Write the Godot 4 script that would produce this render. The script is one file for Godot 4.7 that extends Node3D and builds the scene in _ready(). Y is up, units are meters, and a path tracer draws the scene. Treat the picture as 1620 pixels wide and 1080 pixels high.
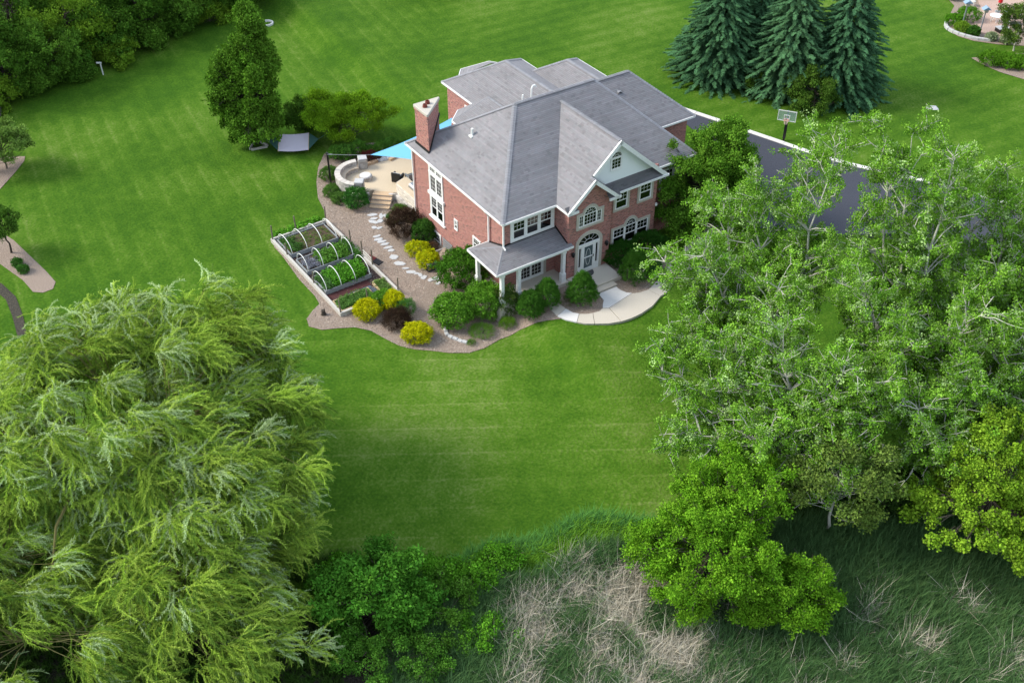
extends Node3D
# A brick house on a lawn seen from a drone. World: metres, y up, camera looks towards -z.

const YAW := 0.58643
const HOUSE := Vector3(4.1, 0.0, -64.91)
var used := {}
var rng := RandomNumberGenerator.new()
var M := {}
var L := {}
var house_xf: Transform3D

func _ready() -> void:
	rng.seed = 7
	house_xf = Transform3D(Basis(Vector3.UP, YAW), HOUSE)
	set_view()
	make_materials()
	make_leaf_meshes()
	make_ground()
	make_house()
	make_patio()
	make_walks()
	make_garden()
	make_big_trees()
	make_background_trees()
	make_shrubs()
	make_marsh()
	make_yard_things()
	make_neighbour_yard()

func set_view() -> void:
	var cam := Camera3D.new()
	cam.name = "camera"
	cam.fov = 35.44
	cam.near = 0.5
	cam.far = 2000.0
	cam.position = Vector3(0, 48, 0)
	cam.rotation_degrees = Vector3(-39.65, 0, 0)
	add_child(cam)
	cam.current = true
	var env := Environment.new()
	env.background_mode = Environment.BG_SKY
	var sm := ProceduralSkyMaterial.new()
	sm.sky_top_color = Color(0.74, 0.80, 0.89)
	sm.sky_horizon_color = Color(0.88, 0.90, 0.93)
	sm.sky_curve = 0.2
	sm.ground_bottom_color = Color(0.16, 0.2, 0.12)
	sm.ground_horizon_color = Color(0.5, 0.53, 0.48)
	sm.sun_angle_max = 0.0
	sm.energy_multiplier = 1.0
	var sky := Sky.new()
	sky.sky_material = sm
	env.sky = sky
	env.background_energy_multiplier = 1.0
	env.tonemap_mode = Environment.TONE_MAPPER_LINEAR
	env.tonemap_exposure = 1.72
	env.sdfgi_enabled = true
	env.ssao_enabled = true
	env.ssil_enabled = true
	var we := WorldEnvironment.new()
	we.name = "world_environment"
	we.environment = env
	add_child(we)
	var sun := DirectionalLight3D.new()
	sun.name = "sun"
	sun.light_color = Color(1.0, 0.97, 0.92)
	sun.light_energy = 0.95
	sun.light_angular_distance = 22.0
	sun.shadow_enabled = true
	add_child(sun)
	sun.look_at_from_position(Vector3(-82, 66, -8), Vector3.ZERO)

# ---------------------------------------------------------------- helpers
func sstep(t: float) -> float:
	t = clampf(t, 0.0, 1.0)
	return t * t * (3.0 - 2.0 * t)

func ground_h(x: float, z: float) -> float:
	var dx := x - HOUSE.x
	var dz := z - HOUSE.z
	var c := cos(YAW)
	var s := sin(YAW)
	var lx := dx * c - dz * s
	var lz := dx * s + dz * c
	var a := sstep((-lx - 3.0 + 9.0 * sstep((-lz - 12.8) / 1.8)) / 3.5)
	var b := sstep((lz - 4.0) / 12.0)
	var h := -1.15 * (1.0 - (1.0 - a) * (1.0 - b))
	var ex := lx + 5.0
	var ez := (lz + 11.2) / 1.3
	var e := ex * ex + ez * ez
	if e < 12.0:
		h -= 0.75 * exp(-e)
	return h - 0.8 * sstep((z + 41.0) / 6.0)

func gp(x: float, z: float, up := 0.0) -> Vector3:
	return Vector3(x, ground_h(x, z) + up, z)

func hp(x: float, y: float, z: float) -> Vector3:
	return house_xf * Vector3(x, y, z)

func numbered(called: String) -> String:
	if not used.has(called):
		used[called] = 0
		return called
	used[called] += 1
	return "%s_%03d" % [called, used[called]]

func tag(o: Node, label: String, category: String, group := "", kind := "") -> void:
	if label: o.set_meta("label", label)
	if category: o.set_meta("category", category)
	if group: o.set_meta("group", group)
	if kind: o.set_meta("kind", kind)

func thing(called: String, label: String, category: String, at := Vector3.ZERO, turn := 0.0, group := "") -> Node3D:
	var o := Node3D.new()
	o.name = numbered(called)
	add_child(o)
	o.position = at
	o.rotation.y = turn
	tag(o, label, category, group)
	return o

func node(called: String, parent: Node, xf := Transform3D.IDENTITY) -> Node3D:
	var o := Node3D.new()
	o.name = called
	parent.add_child(o, true)
	o.transform = xf
	return o

class MB:
	var v := PackedVector3Array()
	var c := PackedColorArray()
	var uv := PackedVector2Array()
	var col := Color(1, 1, 1)
	func tri(a: Vector3, b: Vector3, d: Vector3) -> void:
		v.append(a); v.append(b); v.append(d)
		c.append(col); c.append(col); c.append(col)
	func quad(a: Vector3, b: Vector3, d: Vector3, e: Vector3) -> void:
		tri(a, b, d)
		tri(a, d, e)
	func box(lo: Vector3, hi: Vector3, t := Transform3D.IDENTITY) -> void:
		var p: Array[Vector3] = []
		for i in 8:
			p.append(t * Vector3(hi.x if i & 1 else lo.x, hi.y if i & 2 else lo.y, hi.z if i & 4 else lo.z))
		quad(p[0], p[2], p[3], p[1]); quad(p[4], p[5], p[7], p[6]); quad(p[0], p[4], p[6], p[2])
		quad(p[1], p[3], p[7], p[5]); quad(p[2], p[6], p[7], p[3]); quad(p[0], p[1], p[5], p[4])
	# box with bevelled upper edges
	func slab(lo: Vector3, hi: Vector3, b: float, t := Transform3D.IDENTITY) -> void:
		prism(PackedVector2Array([Vector2(lo.x, lo.z), Vector2(hi.x, lo.z), Vector2(hi.x, hi.z), Vector2(lo.x, hi.z)]), lo.y, hi.y, b, t)
	# flat polygon (x, z) drawn up from y0 to y1
	func prism(poly: PackedVector2Array, y0: float, y1: float, bevel := 0.0, t := Transform3D.IDENTITY) -> void:
		var top := poly
		if bevel > 0.0:
			var r := Geometry2D.offset_polygon(poly, -bevel)
			if r.size() > 0 and r[0].size() == poly.size():
				var best := 0
				for i in poly.size():
					if r[0][i].distance_to(poly[0]) < r[0][best].distance_to(poly[0]): best = i
				var w := PackedVector2Array()
				var same := Geometry2D.is_polygon_clockwise(r[0]) == Geometry2D.is_polygon_clockwise(poly)
				for i in poly.size():
					w.append(r[0][posmod(best + (i if same else -i), poly.size())])
				top = w
		var n := poly.size()
		var yb := y1 - bevel
		for i in n:
			var a := poly[i]
			var b := poly[(i + 1) % n]
			quad(t * Vector3(a.x, y0, a.y), t * Vector3(b.x, y0, b.y), t * Vector3(b.x, yb, b.y), t * Vector3(a.x, yb, a.y))
			if bevel > 0.0:
				var ta := top[i]
				var tb := top[(i + 1) % n]
				quad(t * Vector3(a.x, yb, a.y), t * Vector3(b.x, yb, b.y), t * Vector3(tb.x, y1, tb.y), t * Vector3(ta.x, y1, ta.y))
		var idx := Geometry2D.triangulate_polygon(top)
		for i in range(0, idx.size(), 3):
			var a := top[idx[i]]
			var b := top[idx[i + 1]]
			var d := top[idx[i + 2]]
			tri(t * Vector3(a.x, y1, a.y), t * Vector3(b.x, y1, b.y), t * Vector3(d.x, y1, d.y))
		idx = Geometry2D.triangulate_polygon(poly)
		for i in range(0, idx.size(), 3):
			var a := poly[idx[i]]
			var b := poly[idx[i + 1]]
			var d := poly[idx[i + 2]]
			tri(t * Vector3(a.x, y0, a.y), t * Vector3(d.x, y0, d.y), t * Vector3(b.x, y0, b.y))
	func tube(pts: Array, rad: Array, sides := 6) -> void:
		var rings: Array = []
		for i in pts.size():
			var d: Vector3 = (pts[mini(i + 1, pts.size() - 1)] - pts[maxi(i - 1, 0)]).normalized()
			var u := d.cross(Vector3(0.31, 0.2, 0.93))
			if u.length() < 0.05: u = d.cross(Vector3.RIGHT)
			u = u.normalized()
			var w := d.cross(u)
			var ring := PackedVector3Array()
			for k in sides:
				var a := TAU * k / sides
				ring.append(pts[i] + (u * cos(a) + w * sin(a)) * float(rad[i]))
			rings.append(ring)
		for i in pts.size() - 1:
			var r0: PackedVector3Array = rings[i]
			var r1: PackedVector3Array = rings[i + 1]
			for k in sides:
				var k2 := (k + 1) % sides
				quad(r0[k], r0[k2], r1[k2], r1[k])
		for e in [0, pts.size() - 1]:
			var r: PackedVector3Array = rings[e]
			for k in range(1, sides - 1):
				tri(r[0], r[k], r[k + 1])
	func lathe(prof: Array, at := Vector3.ZERO, sides := 20) -> void:
		for i in prof.size() - 1:
			var a: Vector2 = prof[i]
			var b: Vector2 = prof[i + 1]
			for k in sides:
				var t0 := TAU * k / sides
				var t1 := TAU * (k + 1) / sides
				quad(at + Vector3(a.x * cos(t0), a.y, a.x * sin(t0)), at + Vector3(a.x * cos(t1), a.y, a.x * sin(t1)),
					at + Vector3(b.x * cos(t1), b.y, b.x * sin(t1)), at + Vector3(b.x * cos(t0), b.y, b.x * sin(t0)))
	func mesh() -> ArrayMesh:
		var arr := []
		arr.resize(Mesh.ARRAY_MAX)
		arr[Mesh.ARRAY_VERTEX] = v
		arr[Mesh.ARRAY_COLOR] = c
		if uv.size() == v.size(): arr[Mesh.ARRAY_TEX_UV] = uv
		var m := ArrayMesh.new()
		m.add_surface_from_arrays(Mesh.PRIMITIVE_TRIANGLES, arr)
		return m

func build(mb: MB, called: String, m: Material, parent: Node = null) -> MeshInstance3D:
	return inst(mb.mesh(), called, m, parent)

func inst(mesh: Mesh, called: String, m: Material, parent: Node = null) -> MeshInstance3D:
	var o := MeshInstance3D.new()
	o.mesh = mesh
	o.material_override = m
	o.name = called if parent else numbered(called)
	if parent: parent.add_child(o, true)
	else: add_child(o)
	return o

func bx(parent: Node, called: String, lo: Vector3, hi: Vector3, m: Material) -> MeshInstance3D:
	var mb := MB.new()
	mb.box(lo, hi)
	return build(mb, called, m, parent)

func struct(mb: MB, called: String, m: Material) -> MeshInstance3D:
	var o := build(mb, called, m)
	o.set_meta("kind", "structure")
	return o

class Inst:
	var b := PackedFloat32Array()
	func put(q: Basis, p: Vector3, c: Color) -> void:
		b.append_array([q.x.x, q.y.x, q.z.x, p.x, q.x.y, q.y.y, q.z.y, p.y, q.x.z, q.y.z, q.z.z, p.z, c.r, c.g, c.b, 1.0])
	func size() -> int:
		return b.size() / 16

func multi(ins: Inst, mesh: Mesh, m: Material, called: String, parent: Node = null) -> MultiMeshInstance3D:
	var mm := MultiMesh.new()
	mm.transform_format = MultiMesh.TRANSFORM_3D
	mm.use_colors = true
	mm.mesh = mesh
	mm.instance_count = ins.size()
	mm.buffer = ins.b
	var o := MultiMeshInstance3D.new()
	o.multimesh = mm
	o.material_override = m
	o.name = called if parent else numbered(called)
	if parent: parent.add_child(o, true)
	else: add_child(o)
	o.set_meta("kind", "stuff")
	return o

func rnd(a := 0.0, b := 1.0) -> float:
	return rng.randf_range(a, b)

func rdir() -> Vector3:
	var y := rng.randf_range(-1.0, 1.0)
	var a := rng.randf() * TAU
	var r := sqrt(1.0 - y * y)
	return Vector3(r * cos(a), y, r * sin(a))

func rbasis(s: float) -> Basis:
	return Basis.from_euler(Vector3(rng.randf() * TAU, rng.randf() * TAU, rng.randf() * TAU)).scaled(Vector3(s, s, s))

func tilt_basis(s: float, lean := 0.5) -> Basis:
	return Basis.from_euler(Vector3(rng.randf_range(-lean, lean), rng.randf() * TAU, rng.randf_range(-lean, lean))).scaled(Vector3(s, s, s))

func lin(r: float, g: float, b: float) -> Color:
	return Color(r, g, b).linear_to_srgb()

func vary(c: Color, amount: float) -> Color:
	var k := 1.0 + rng.randf_range(-amount, amount)
	return Color(c.r * k, c.g * k, c.b * k)

func mat(c: Color, rough := 0.8, vert := false) -> StandardMaterial3D:
	var m := StandardMaterial3D.new()
	m.albedo_color = c
	m.roughness = rough
	m.vertex_color_use_as_albedo = vert
	m.cull_mode = BaseMaterial3D.CULL_DISABLED
	return m

func noise_tex(seed_: int, freq: float, lo: Color, hi: Color, size := 256, octaves := 4) -> ImageTexture:
	var f := FastNoiseLite.new()
	f.seed = seed_
	f.frequency = freq
	f.fractal_octaves = octaves
	var im := f.get_seamless_image(size, size)
	im.convert(Image.FORMAT_RGB8)
	var d := im.get_data()
	var out := PackedByteArray()
	out.resize(d.size())
	for i in range(0, d.size(), 3):
		var k := d[i] / 255.0
		k = clampf((k - 0.5) * 1.5 + 0.5, 0, 1)
		out[i] = int(255.0 * lerpf(lo.r, hi.r, k))
		out[i + 1] = int(255.0 * lerpf(lo.g, hi.g, k))
		out[i + 2] = int(255.0 * lerpf(lo.b, hi.b, k))
	return ImageTexture.create_from_image(Image.create_from_data(size, size, false, Image.FORMAT_RGB8, out))

func bump_of(seed_: int, freq: float, strength := 6.0, size := 256) -> ImageTexture:
	var f := FastNoiseLite.new()
	f.seed = seed_
	f.frequency = freq
	var im := f.get_seamless_image(size, size)
	im.bump_map_to_normal_map(strength)
	return ImageTexture.create_from_image(im)

# material with a noise colour texture laid on in object axes (or world axes)
func tmat(seed_: int, lo: Color, hi: Color, tile: float, rough: float, freq := 0.03, bump := 0.0, vert := false, world := false) -> StandardMaterial3D:
	var m := mat(Color(1, 1, 1), rough, vert)
	m.albedo_texture = noise_tex(seed_, freq, lo, hi)
	m.uv1_triplanar = true
	m.uv1_world_triplanar = world
	m.uv1_scale = Vector3.ONE / tile
	if bump > 0.0:
		m.normal_enabled = true
		m.normal_texture = bump_of(seed_ + 50, freq * 2.0, 8.0)
		m.normal_scale = bump
	return m

func leaf_mat(rough := 0.5, back := 0.35, spec := 0.4) -> StandardMaterial3D:
	var m := mat(Color(1, 1, 1), rough, true)
	m.metallic_specular = spec
	m.backlight_enabled = true
	m.backlight = Color(back, back, back * 0.6)
	return m

func make_materials() -> void:
	M.white = tmat(1, Color(0.86, 0.87, 0.87), Color(0.93, 0.93, 0.93), 1.3, 0.5)
	M.lime = tmat(2, Color(0.66, 0.64, 0.60), Color(0.76, 0.74, 0.70), 0.9, 0.85, 0.04, 0.2)
	M.siding = mat(Color(0.90, 0.92, 0.93), 0.55)
	var g := mat(Color(0.03, 0.04, 0.045), 0.06)
	g.metallic_specular = 0.8
	M.glass = g
	var doorglass := mat(Color(0.30, 0.36, 0.38), 0.12)
	doorglass.metallic_specular = 0.8
	M.door_glass = doorglass
	M.brick = brick_mat()
	M.roof = mat(Color(1, 1, 1), 0.92, true)
	M.flash = mat(Color(0.05, 0.05, 0.055), 0.6)
	M.conc = tmat(3, Color(0.70, 0.67, 0.62), Color(0.755, 0.73, 0.685), 1.1, 0.9, 0.06, 0.1)
	M.conc_new = tmat(4, Color(0.79, 0.78, 0.77), Color(0.83, 0.825, 0.815), 1.0, 0.9, 0.06, 0.1)
	M.patio = tmat(5, Color(0.72, 0.66, 0.56), Color(0.79, 0.73, 0.64), 1.5, 0.9, 0.06, 0.15)
	M.tread = tmat(6, Color(0.68, 0.58, 0.46), Color(0.80, 0.70, 0.58), 0.8, 0.9, 0.03, 0.25)
	M.stone = mat(Color(1, 1, 1), 0.9, true)
	M.flag = tmat(8, Color(0.62, 0.63, 0.64), Color(0.80, 0.80, 0.80), 0.9, 0.85, 0.05, 0.4)
	M.timber = tmat(9, Color(0.62, 0.61, 0.59), Color(0.80, 0.79, 0.76), 0.7, 0.9, 0.04, 0.4)
	M.timber_dark = tmat(10, Color(0.42, 0.45, 0.47), Color(0.64, 0.66, 0.67), 0.7, 0.9, 0.04, 0.4)
	M.timber_new = tmat(11, Color(0.66, 0.58, 0.44), Color(0.80, 0.72, 0.57), 0.6, 0.85, 0.04, 0.3)
	M.post = tmat(12, Color(0.36, 0.33, 0.28), Color(0.55, 0.52, 0.46), 0.5, 0.9, 0.05, 0.4)
	M.soil = tmat(13, Color(0.22, 0.18, 0.14), Color(0.42, 0.36, 0.27), 0.9, 1.0, 0.05, 0.8)
	M.dark_soil = tmat(14, Color(0.17, 0.13, 0.12), Color(0.30, 0.23, 0.22), 0.9, 1.0, 0.05, 0.8)
	M.mulch = tmat(15, Color(0.50, 0.44, 0.395), Color(0.70, 0.635, 0.58), 1.7, 1.0, 0.06, 1.0, false, true)
	M.asphalt = tmat(17, Color(0.19, 0.205, 0.245), Color(0.25, 0.265, 0.31), 1.9, 0.9, 0.08, 0.3)
	M.black = mat(Color(0.06, 0.06, 0.065), 0.5)
	M.steel = mat(Color(0.62, 0.64, 0.66), 0.35)
	M.steel.metallic = 0.7
	M.gray = mat(Color(0.52, 0.54, 0.56), 0.6)
	M.blue = mat(Color(0.40, 0.68, 0.86), 0.8)
	M.blue.backlight_enabled = true
	M.blue.backlight = Color(0.35, 0.45, 0.5)
	M.pvc = mat(Color(0.88, 0.89, 0.88), 0.4)
	M.bark = tmat(18, Color(0.30, 0.27, 0.23), Color(0.48, 0.44, 0.39), 0.8, 0.95, 0.05, 0.8)
	M.bark_pale = tmat(19, Color(0.60, 0.60, 0.56), Color(0.82, 0.82, 0.77), 0.8, 0.9, 0.05, 0.6)
	M.bark_dark = tmat(20, Color(0.17, 0.15, 0.13), Color(0.30, 0.27, 0.23), 0.8, 0.95, 0.05, 0.8)
	M.leaf = leaf_mat(0.8, 0.5, 0.12)
	M.leaf_shine = leaf_mat(0.8, 0.55, 0.12)
	M.needle = leaf_mat(0.85, 0.1, 0.1)
	M.reed = leaf_mat(0.85, 0.2, 0.12)
	M.mud = tmat(21, Color(0.16, 0.15, 0.12), Color(0.28, 0.26, 0.21), 2.3, 0.9, 0.04, 0.8, false, true)
	M.vcol = mat(Color(1, 1, 1), 0.8, true)

func brick_mat() -> StandardMaterial3D:
	var w := 512
	var bw := 64
	var bh := 21
	var rows := 24
	var h := bh * rows
	var im := Image.create(w, h, false, Image.FORMAT_RGB8)
	var hm := Image.create(w, h, false, Image.FORMAT_RGB8)
	im.fill(Color(0.74, 0.68, 0.65))
	hm.fill(Color(0.2, 0.2, 0.2))
	var r := RandomNumberGenerator.new()
	r.seed = 3
	for j in rows:
		for i in 8:
			var x := i * bw + (bw / 2 if j % 2 else 0)
			var k := r.randf()
			var c := Color(0.52, 0.265, 0.24).lerp(Color(0.69, 0.42, 0.385), k)
			if r.randf() < 0.12: c = Color(0.36, 0.19, 0.18)
			if r.randf() < 0.1: c = Color(0.64, 0.40, 0.33)
			for part in 2:
				var rect := Rect2i(x - (w if part else 0), j * bh, bw - 4, bh - 4)
				im.fill_rect(rect.intersection(Rect2i(0, 0, w, h)), c)
				hm.fill_rect(rect.intersection(Rect2i(0, 0, w, h)), Color(0.75, 0.75, 0.75))
	for n in 26000:
		var px := r.randi() % w
		var py := r.randi() % h
		var c := im.get_pixel(px, py)
		var k := r.randf_range(0.82, 1.15)
		im.set_pixel(px, py, Color(c.r * k, c.g * k, c.b * k))
	hm.bump_map_to_normal_map(3.0)
	var m := mat(Color(1, 1, 1), 0.9)
	m.albedo_texture = ImageTexture.create_from_image(im)
	m.normal_enabled = true
	m.normal_texture = ImageTexture.create_from_image(hm)
	m.normal_scale = 0.6
	m.uv1_triplanar = true
	m.uv1_scale = Vector3(0.6, 0.6, 0.6)
	return m

# ---------------------------------------------------------------- leaf meshes
func leaf(mb: MB, at: Vector3, d: Vector3, side: Vector3, ln: float, wd: float, fold: float, c: Color) -> void:
	mb.col = c
	var up := d.cross(side).normalized()
	var mid := at + d * (ln * 0.45)
	var tip := at + d * ln - up * (fold * 0.4)
	mb.tri(at, mid + side * wd * 0.5 + up * fold, tip)
	mb.tri(at, tip, mid - side * wd * 0.5 + up * fold)

# a spray of leaves round a short twig; size about 1
func spray_mesh(n: int, ln: float, wd: float, seed_: int, spread := 0.5, flat := 0.8, tone := 0.25) -> ArrayMesh:
	var r := RandomNumberGenerator.new()
	r.seed = seed_
	var mb := MB.new()
	for i in n:
		var a := r.randf() * TAU
		var p := Vector3(cos(a), 0, sin(a)) * spread * sqrt(r.randf())
		p.y = r.randf_range(-spread, spread) * flat
		var d := Vector3(r.randf_range(-1, 1), r.randf_range(-0.7, 0.6), r.randf_range(-1, 1)).normalized()
		var s := d.cross(Vector3(r.randf_range(-0.6, 0.6), 1, r.randf_range(-0.6, 0.6))).normalized()
		var k := 1.0 + r.randf_range(-tone, tone)
		leaf(mb, p, d, s, ln * r.randf_range(0.75, 1.25), wd * r.randf_range(0.75, 1.25), ln * 0.12, Color(k, k, k * r.randf_range(0.85, 1.1)))
	return mb.mesh()

# a hanging willow strand: grows along +x, sinks along -y
func strand_mesh(seed_: int, n: int) -> ArrayMesh:
	var r := RandomNumberGenerator.new()
	r.seed = seed_
	var mb := MB.new()
	var pts: Array = []
	var rad: Array = []
	for i in 7:
		var t := i / 6.0
		pts.append(Vector3(t * (1.0 - 0.22 * t), 0.26 * t - 0.62 * t * t, 0.06 * sin(t * 4.0 + seed_)))
		rad.append(lerpf(0.007, 0.003, t))
	mb.col = Color(1.9, 1.35, 0.75)
	mb.tube(pts, rad, 3)
	for i in n:
		var t := lerpf(0.08, 1.0, i / float(n - 1))
		var k := clampi(int(t * 6.0), 0, 5)
		var f := t * 6.0 - k
		var p: Vector3 = pts[k].lerp(pts[k + 1], f)
		var d: Vector3 = (pts[k + 1] - pts[k]).normalized()
		var a := i * 2.4 + r.randf()
		var o := Vector3(0, cos(a), sin(a))
		var dir := (d * 1.1 + o * 0.8).normalized()
		var s := dir.cross(Vector3(r.randf_range(-1, 1), r.randf_range(-1, 1), r.randf_range(-1, 1))).normalized()
		var tone := r.randf_range(0.75, 1.2)
		var c := Color(tone, tone, tone)
		if r.randf() < 0.22: c = Color(1.75, 1.45, 2.6) * tone
		leaf(mb, p, dir, s, r.randf_range(0.07, 0.12), r.randf_range(0.016, 0.026), 0.004, c)
	return mb.mesh()

# a drooping spruce branchlet along +x
func spruce_mesh(seed_: int) -> ArrayMesh:
	var r := RandomNumberGenerator.new()
	r.seed = seed_
	var mb := MB.new()
	for side in [-1, 1]:
		for i in 9:
			var t := (i + 0.5) / 9.0
			var p := Vector3(t, 0.10 * t - 0.22 * t * t, 0)
			var d := Vector3(0.75, r.randf_range(-0.55, -0.1), side * r.randf_range(0.5, 1.0)).normalized()
			var s := d.cross(Vector3(r.randf_range(-0.5, 0.5), 1, r.randf_range(-0.5, 0.5))).normalized()
			var k := r.randf_range(0.7, 1.25)
			leaf(mb, p, d, s, 0.42 * (1.15 - t * 0.7) * r.randf_range(0.8, 1.2), 0.11, 0.03, Color(k, k, k * 1.05))
			var d2 := Vector3(0.4, -0.9, side * 0.25 + r.randf_range(-0.2, 0.2)).normalized()
			leaf(mb, p, d2, d2.cross(Vector3(0, 0.3, 1)).normalized(), 0.26 * r.randf_range(0.7, 1.2), 0.08, 0.02, Color(k, k, k) * 0.9)
	leaf(mb, Vector3.ZERO, Vector3(1, -0.1, 0).normalized(), Vector3(0, 0, 1), 1.12, 0.10, 0.03, Color(1.25, 1.25, 1.25))
	return mb.mesh()

# a tuft of blades, height about 1
func blades_mesh(n: int, seed_: int, spread: float, wd: float, lean: float, bend: float) -> ArrayMesh:
	var r := RandomNumberGenerator.new()
	r.seed = seed_
	var mb := MB.new()
	for i in n:
		var a := r.randf() * TAU
		var p := Vector3(cos(a), 0, sin(a)) * spread * sqrt(r.randf())
		var o := Vector3(cos(a * 1.7 + 1.0), 0, sin(a * 1.7 + 1.0))
		var h := r.randf_range(0.6, 1.1)
		var l := lean * r.randf_range(0.4, 1.3)
		var p1 := p + o * l * 0.35 + Vector3(0, h * 0.55, 0)
		var p2 := p + o * (l + bend * r.randf()) + Vector3(0, h * (1.0 - bend * 0.35 * r.randf()), 0)
		var s := o.cross(Vector3.UP) * wd * 0.5
		var k := r.randf_range(0.7, 1.25)
		mb.col = Color(k, k, k)
		mb.quad(p - s, p + s, p1 + s * 0.9, p1 - s * 0.9)
		mb.tri(p1 - s * 0.9, p1 + s * 0.9, p2)
	return mb.mesh()

func make_leaf_meshes() -> void:
	L.spray = []
	L.small = []
	L.strand = []
	L.spruce = []
	L.needle = []
	L.tuft = []
	L.reed = []
	L.dead = []
	L.fine = []
	for i in 3:
		L.spray.append(spray_mesh(16, 0.30, 0.24, 11 + i))
		L.small.append(spray_mesh(14, 0.42, 0.26, 21 + i))
		L.strand.append(strand_mesh(31 + i, 46))
		L.spruce.append(spruce_mesh(41 + i))
		L.needle.append(spray_mesh(26, 0.5, 0.09, 51 + i, 0.35, 0.9, 0.2))
		L.tuft.append(blades_mesh(22, 61 + i, 0.35, 0.055, 0.45, 0.5))
		L.reed.append(blades_mesh(20, 71 + i, 0.22, 0.022, 0.22, 0.35))
		L.dead.append(blades_mesh(16, 81 + i, 0.22, 0.022, 0.6, 1.0))
		L.fine.append(spray_mesh(20, 0.24, 0.10, 91 + i, 0.5, 0.7, 0.3))

# ---------------------------------------------------------------- ground
func lawn_tex() -> Array:
	var w := 1536
	var h := 1190
	var f := FastNoiseLite.new()
	f.fractal_octaves = 2
	f.seed = 5
	f.frequency = 0.0065
	var a := f.get_image(w, h).get_data()
	f.fractal_octaves = 3
	f.seed = 6
	f.frequency = 0.045
	var b := f.get_image(w, h).get_data()
	f.seed = 8
	f.frequency = 0.3
	f.fractal_octaves = 2
	var im3 := f.get_image(w, h)
	var c := im3.get_data()
	var out := PackedByteArray()
	out.resize(w * h * 3)
	var r := RandomNumberGenerator.new()
	r.seed = 12
	var k := 0
	for j in h:
		var z := -124.0 + 96.0 * (j + 0.5) / h
		var front := sstep((z + 64.0) / 8.0)
		for i in w:
			var x := -62.0 + 124.0 * (i + 0.5) / w
			var n1 := a[k] / 255.0
			var n2 := b[k] / 255.0
			var n3 := c[k] / 255.0
			var t := (n1 - 0.45) * 0.5 + (n2 - 0.5) * 0.32 + (n3 - 0.5) * 0.5 + 0.30
			var line := 0.0
			if front > 0.5 and x > -18.0 and x < 22.0:
				var s := fposmod((z + 0.03 * x) / 2.3, 1.0)
				line = 0.15 * sstep((n1 - 0.25) / 0.3) if s < 0.08 else (0.03 if s < 0.5 else -0.03)
				t += 0.17 * front * sstep((x + 16.0) / 8.0)
			elif x < -8.0:
				var s := fposmod((x * 0.89 - z * 0.46) / 1.9, 1.0)
				line = 0.17 * sstep((n1 - 0.25) / 0.3) * (1.0 - absf(s - 0.13) / 0.13) if s < 0.26 else (0.03 if s < 0.6 else -0.045)
			else:
				var s := fposmod((x * 0.5 + z * 0.86) / 2.1, 1.0)
				line = 0.05 if s < 0.5 else -0.05
				t += 0.04
			t = clampf(t + line + r.randf_range(-0.16, 0.16), 0.0, 1.0)
			var cr := 0.0
			var cg := 0.0
			var cb := 0.0
			if t < 0.45:
				var q := t / 0.45
				cr = lerpf(48, 71, q); cg = lerpf(83, 105, q); cb = lerpf(17, 25, q)
			else:
				var q := (t - 0.45) / 0.55
				cr = lerpf(71, 115, q); cg = lerpf(105, 130, q); cb = lerpf(25, 74, q)
			out[k * 3] = int(cr)
			out[k * 3 + 1] = int(cg)
			out[k * 3 + 2] = int(cb)
			k += 1
	im3.bump_map_to_normal_map(3.0)
	return [ImageTexture.create_from_image(Image.create_from_data(w, h, false, Image.FORMAT_RGB8, out)), ImageTexture.create_from_image(im3)]

func lattice(lo: float, hi: float, step: float, far: float) -> PackedFloat32Array:
	var p := PackedFloat32Array()
	var side: Array = []
	var d := 4.0
	var x := lo
	while x > lo - far:
		x -= d
		d *= 1.6
		side.append(x)
	side.reverse()
	for s in side: p.append(s)
	x = lo
	while x < hi + 0.01:
		p.append(x)
		x += step
	d = 4.0
	x = hi
	while x < hi + far:
		x += d
		d *= 1.6
		p.append(x)
	return p

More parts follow.
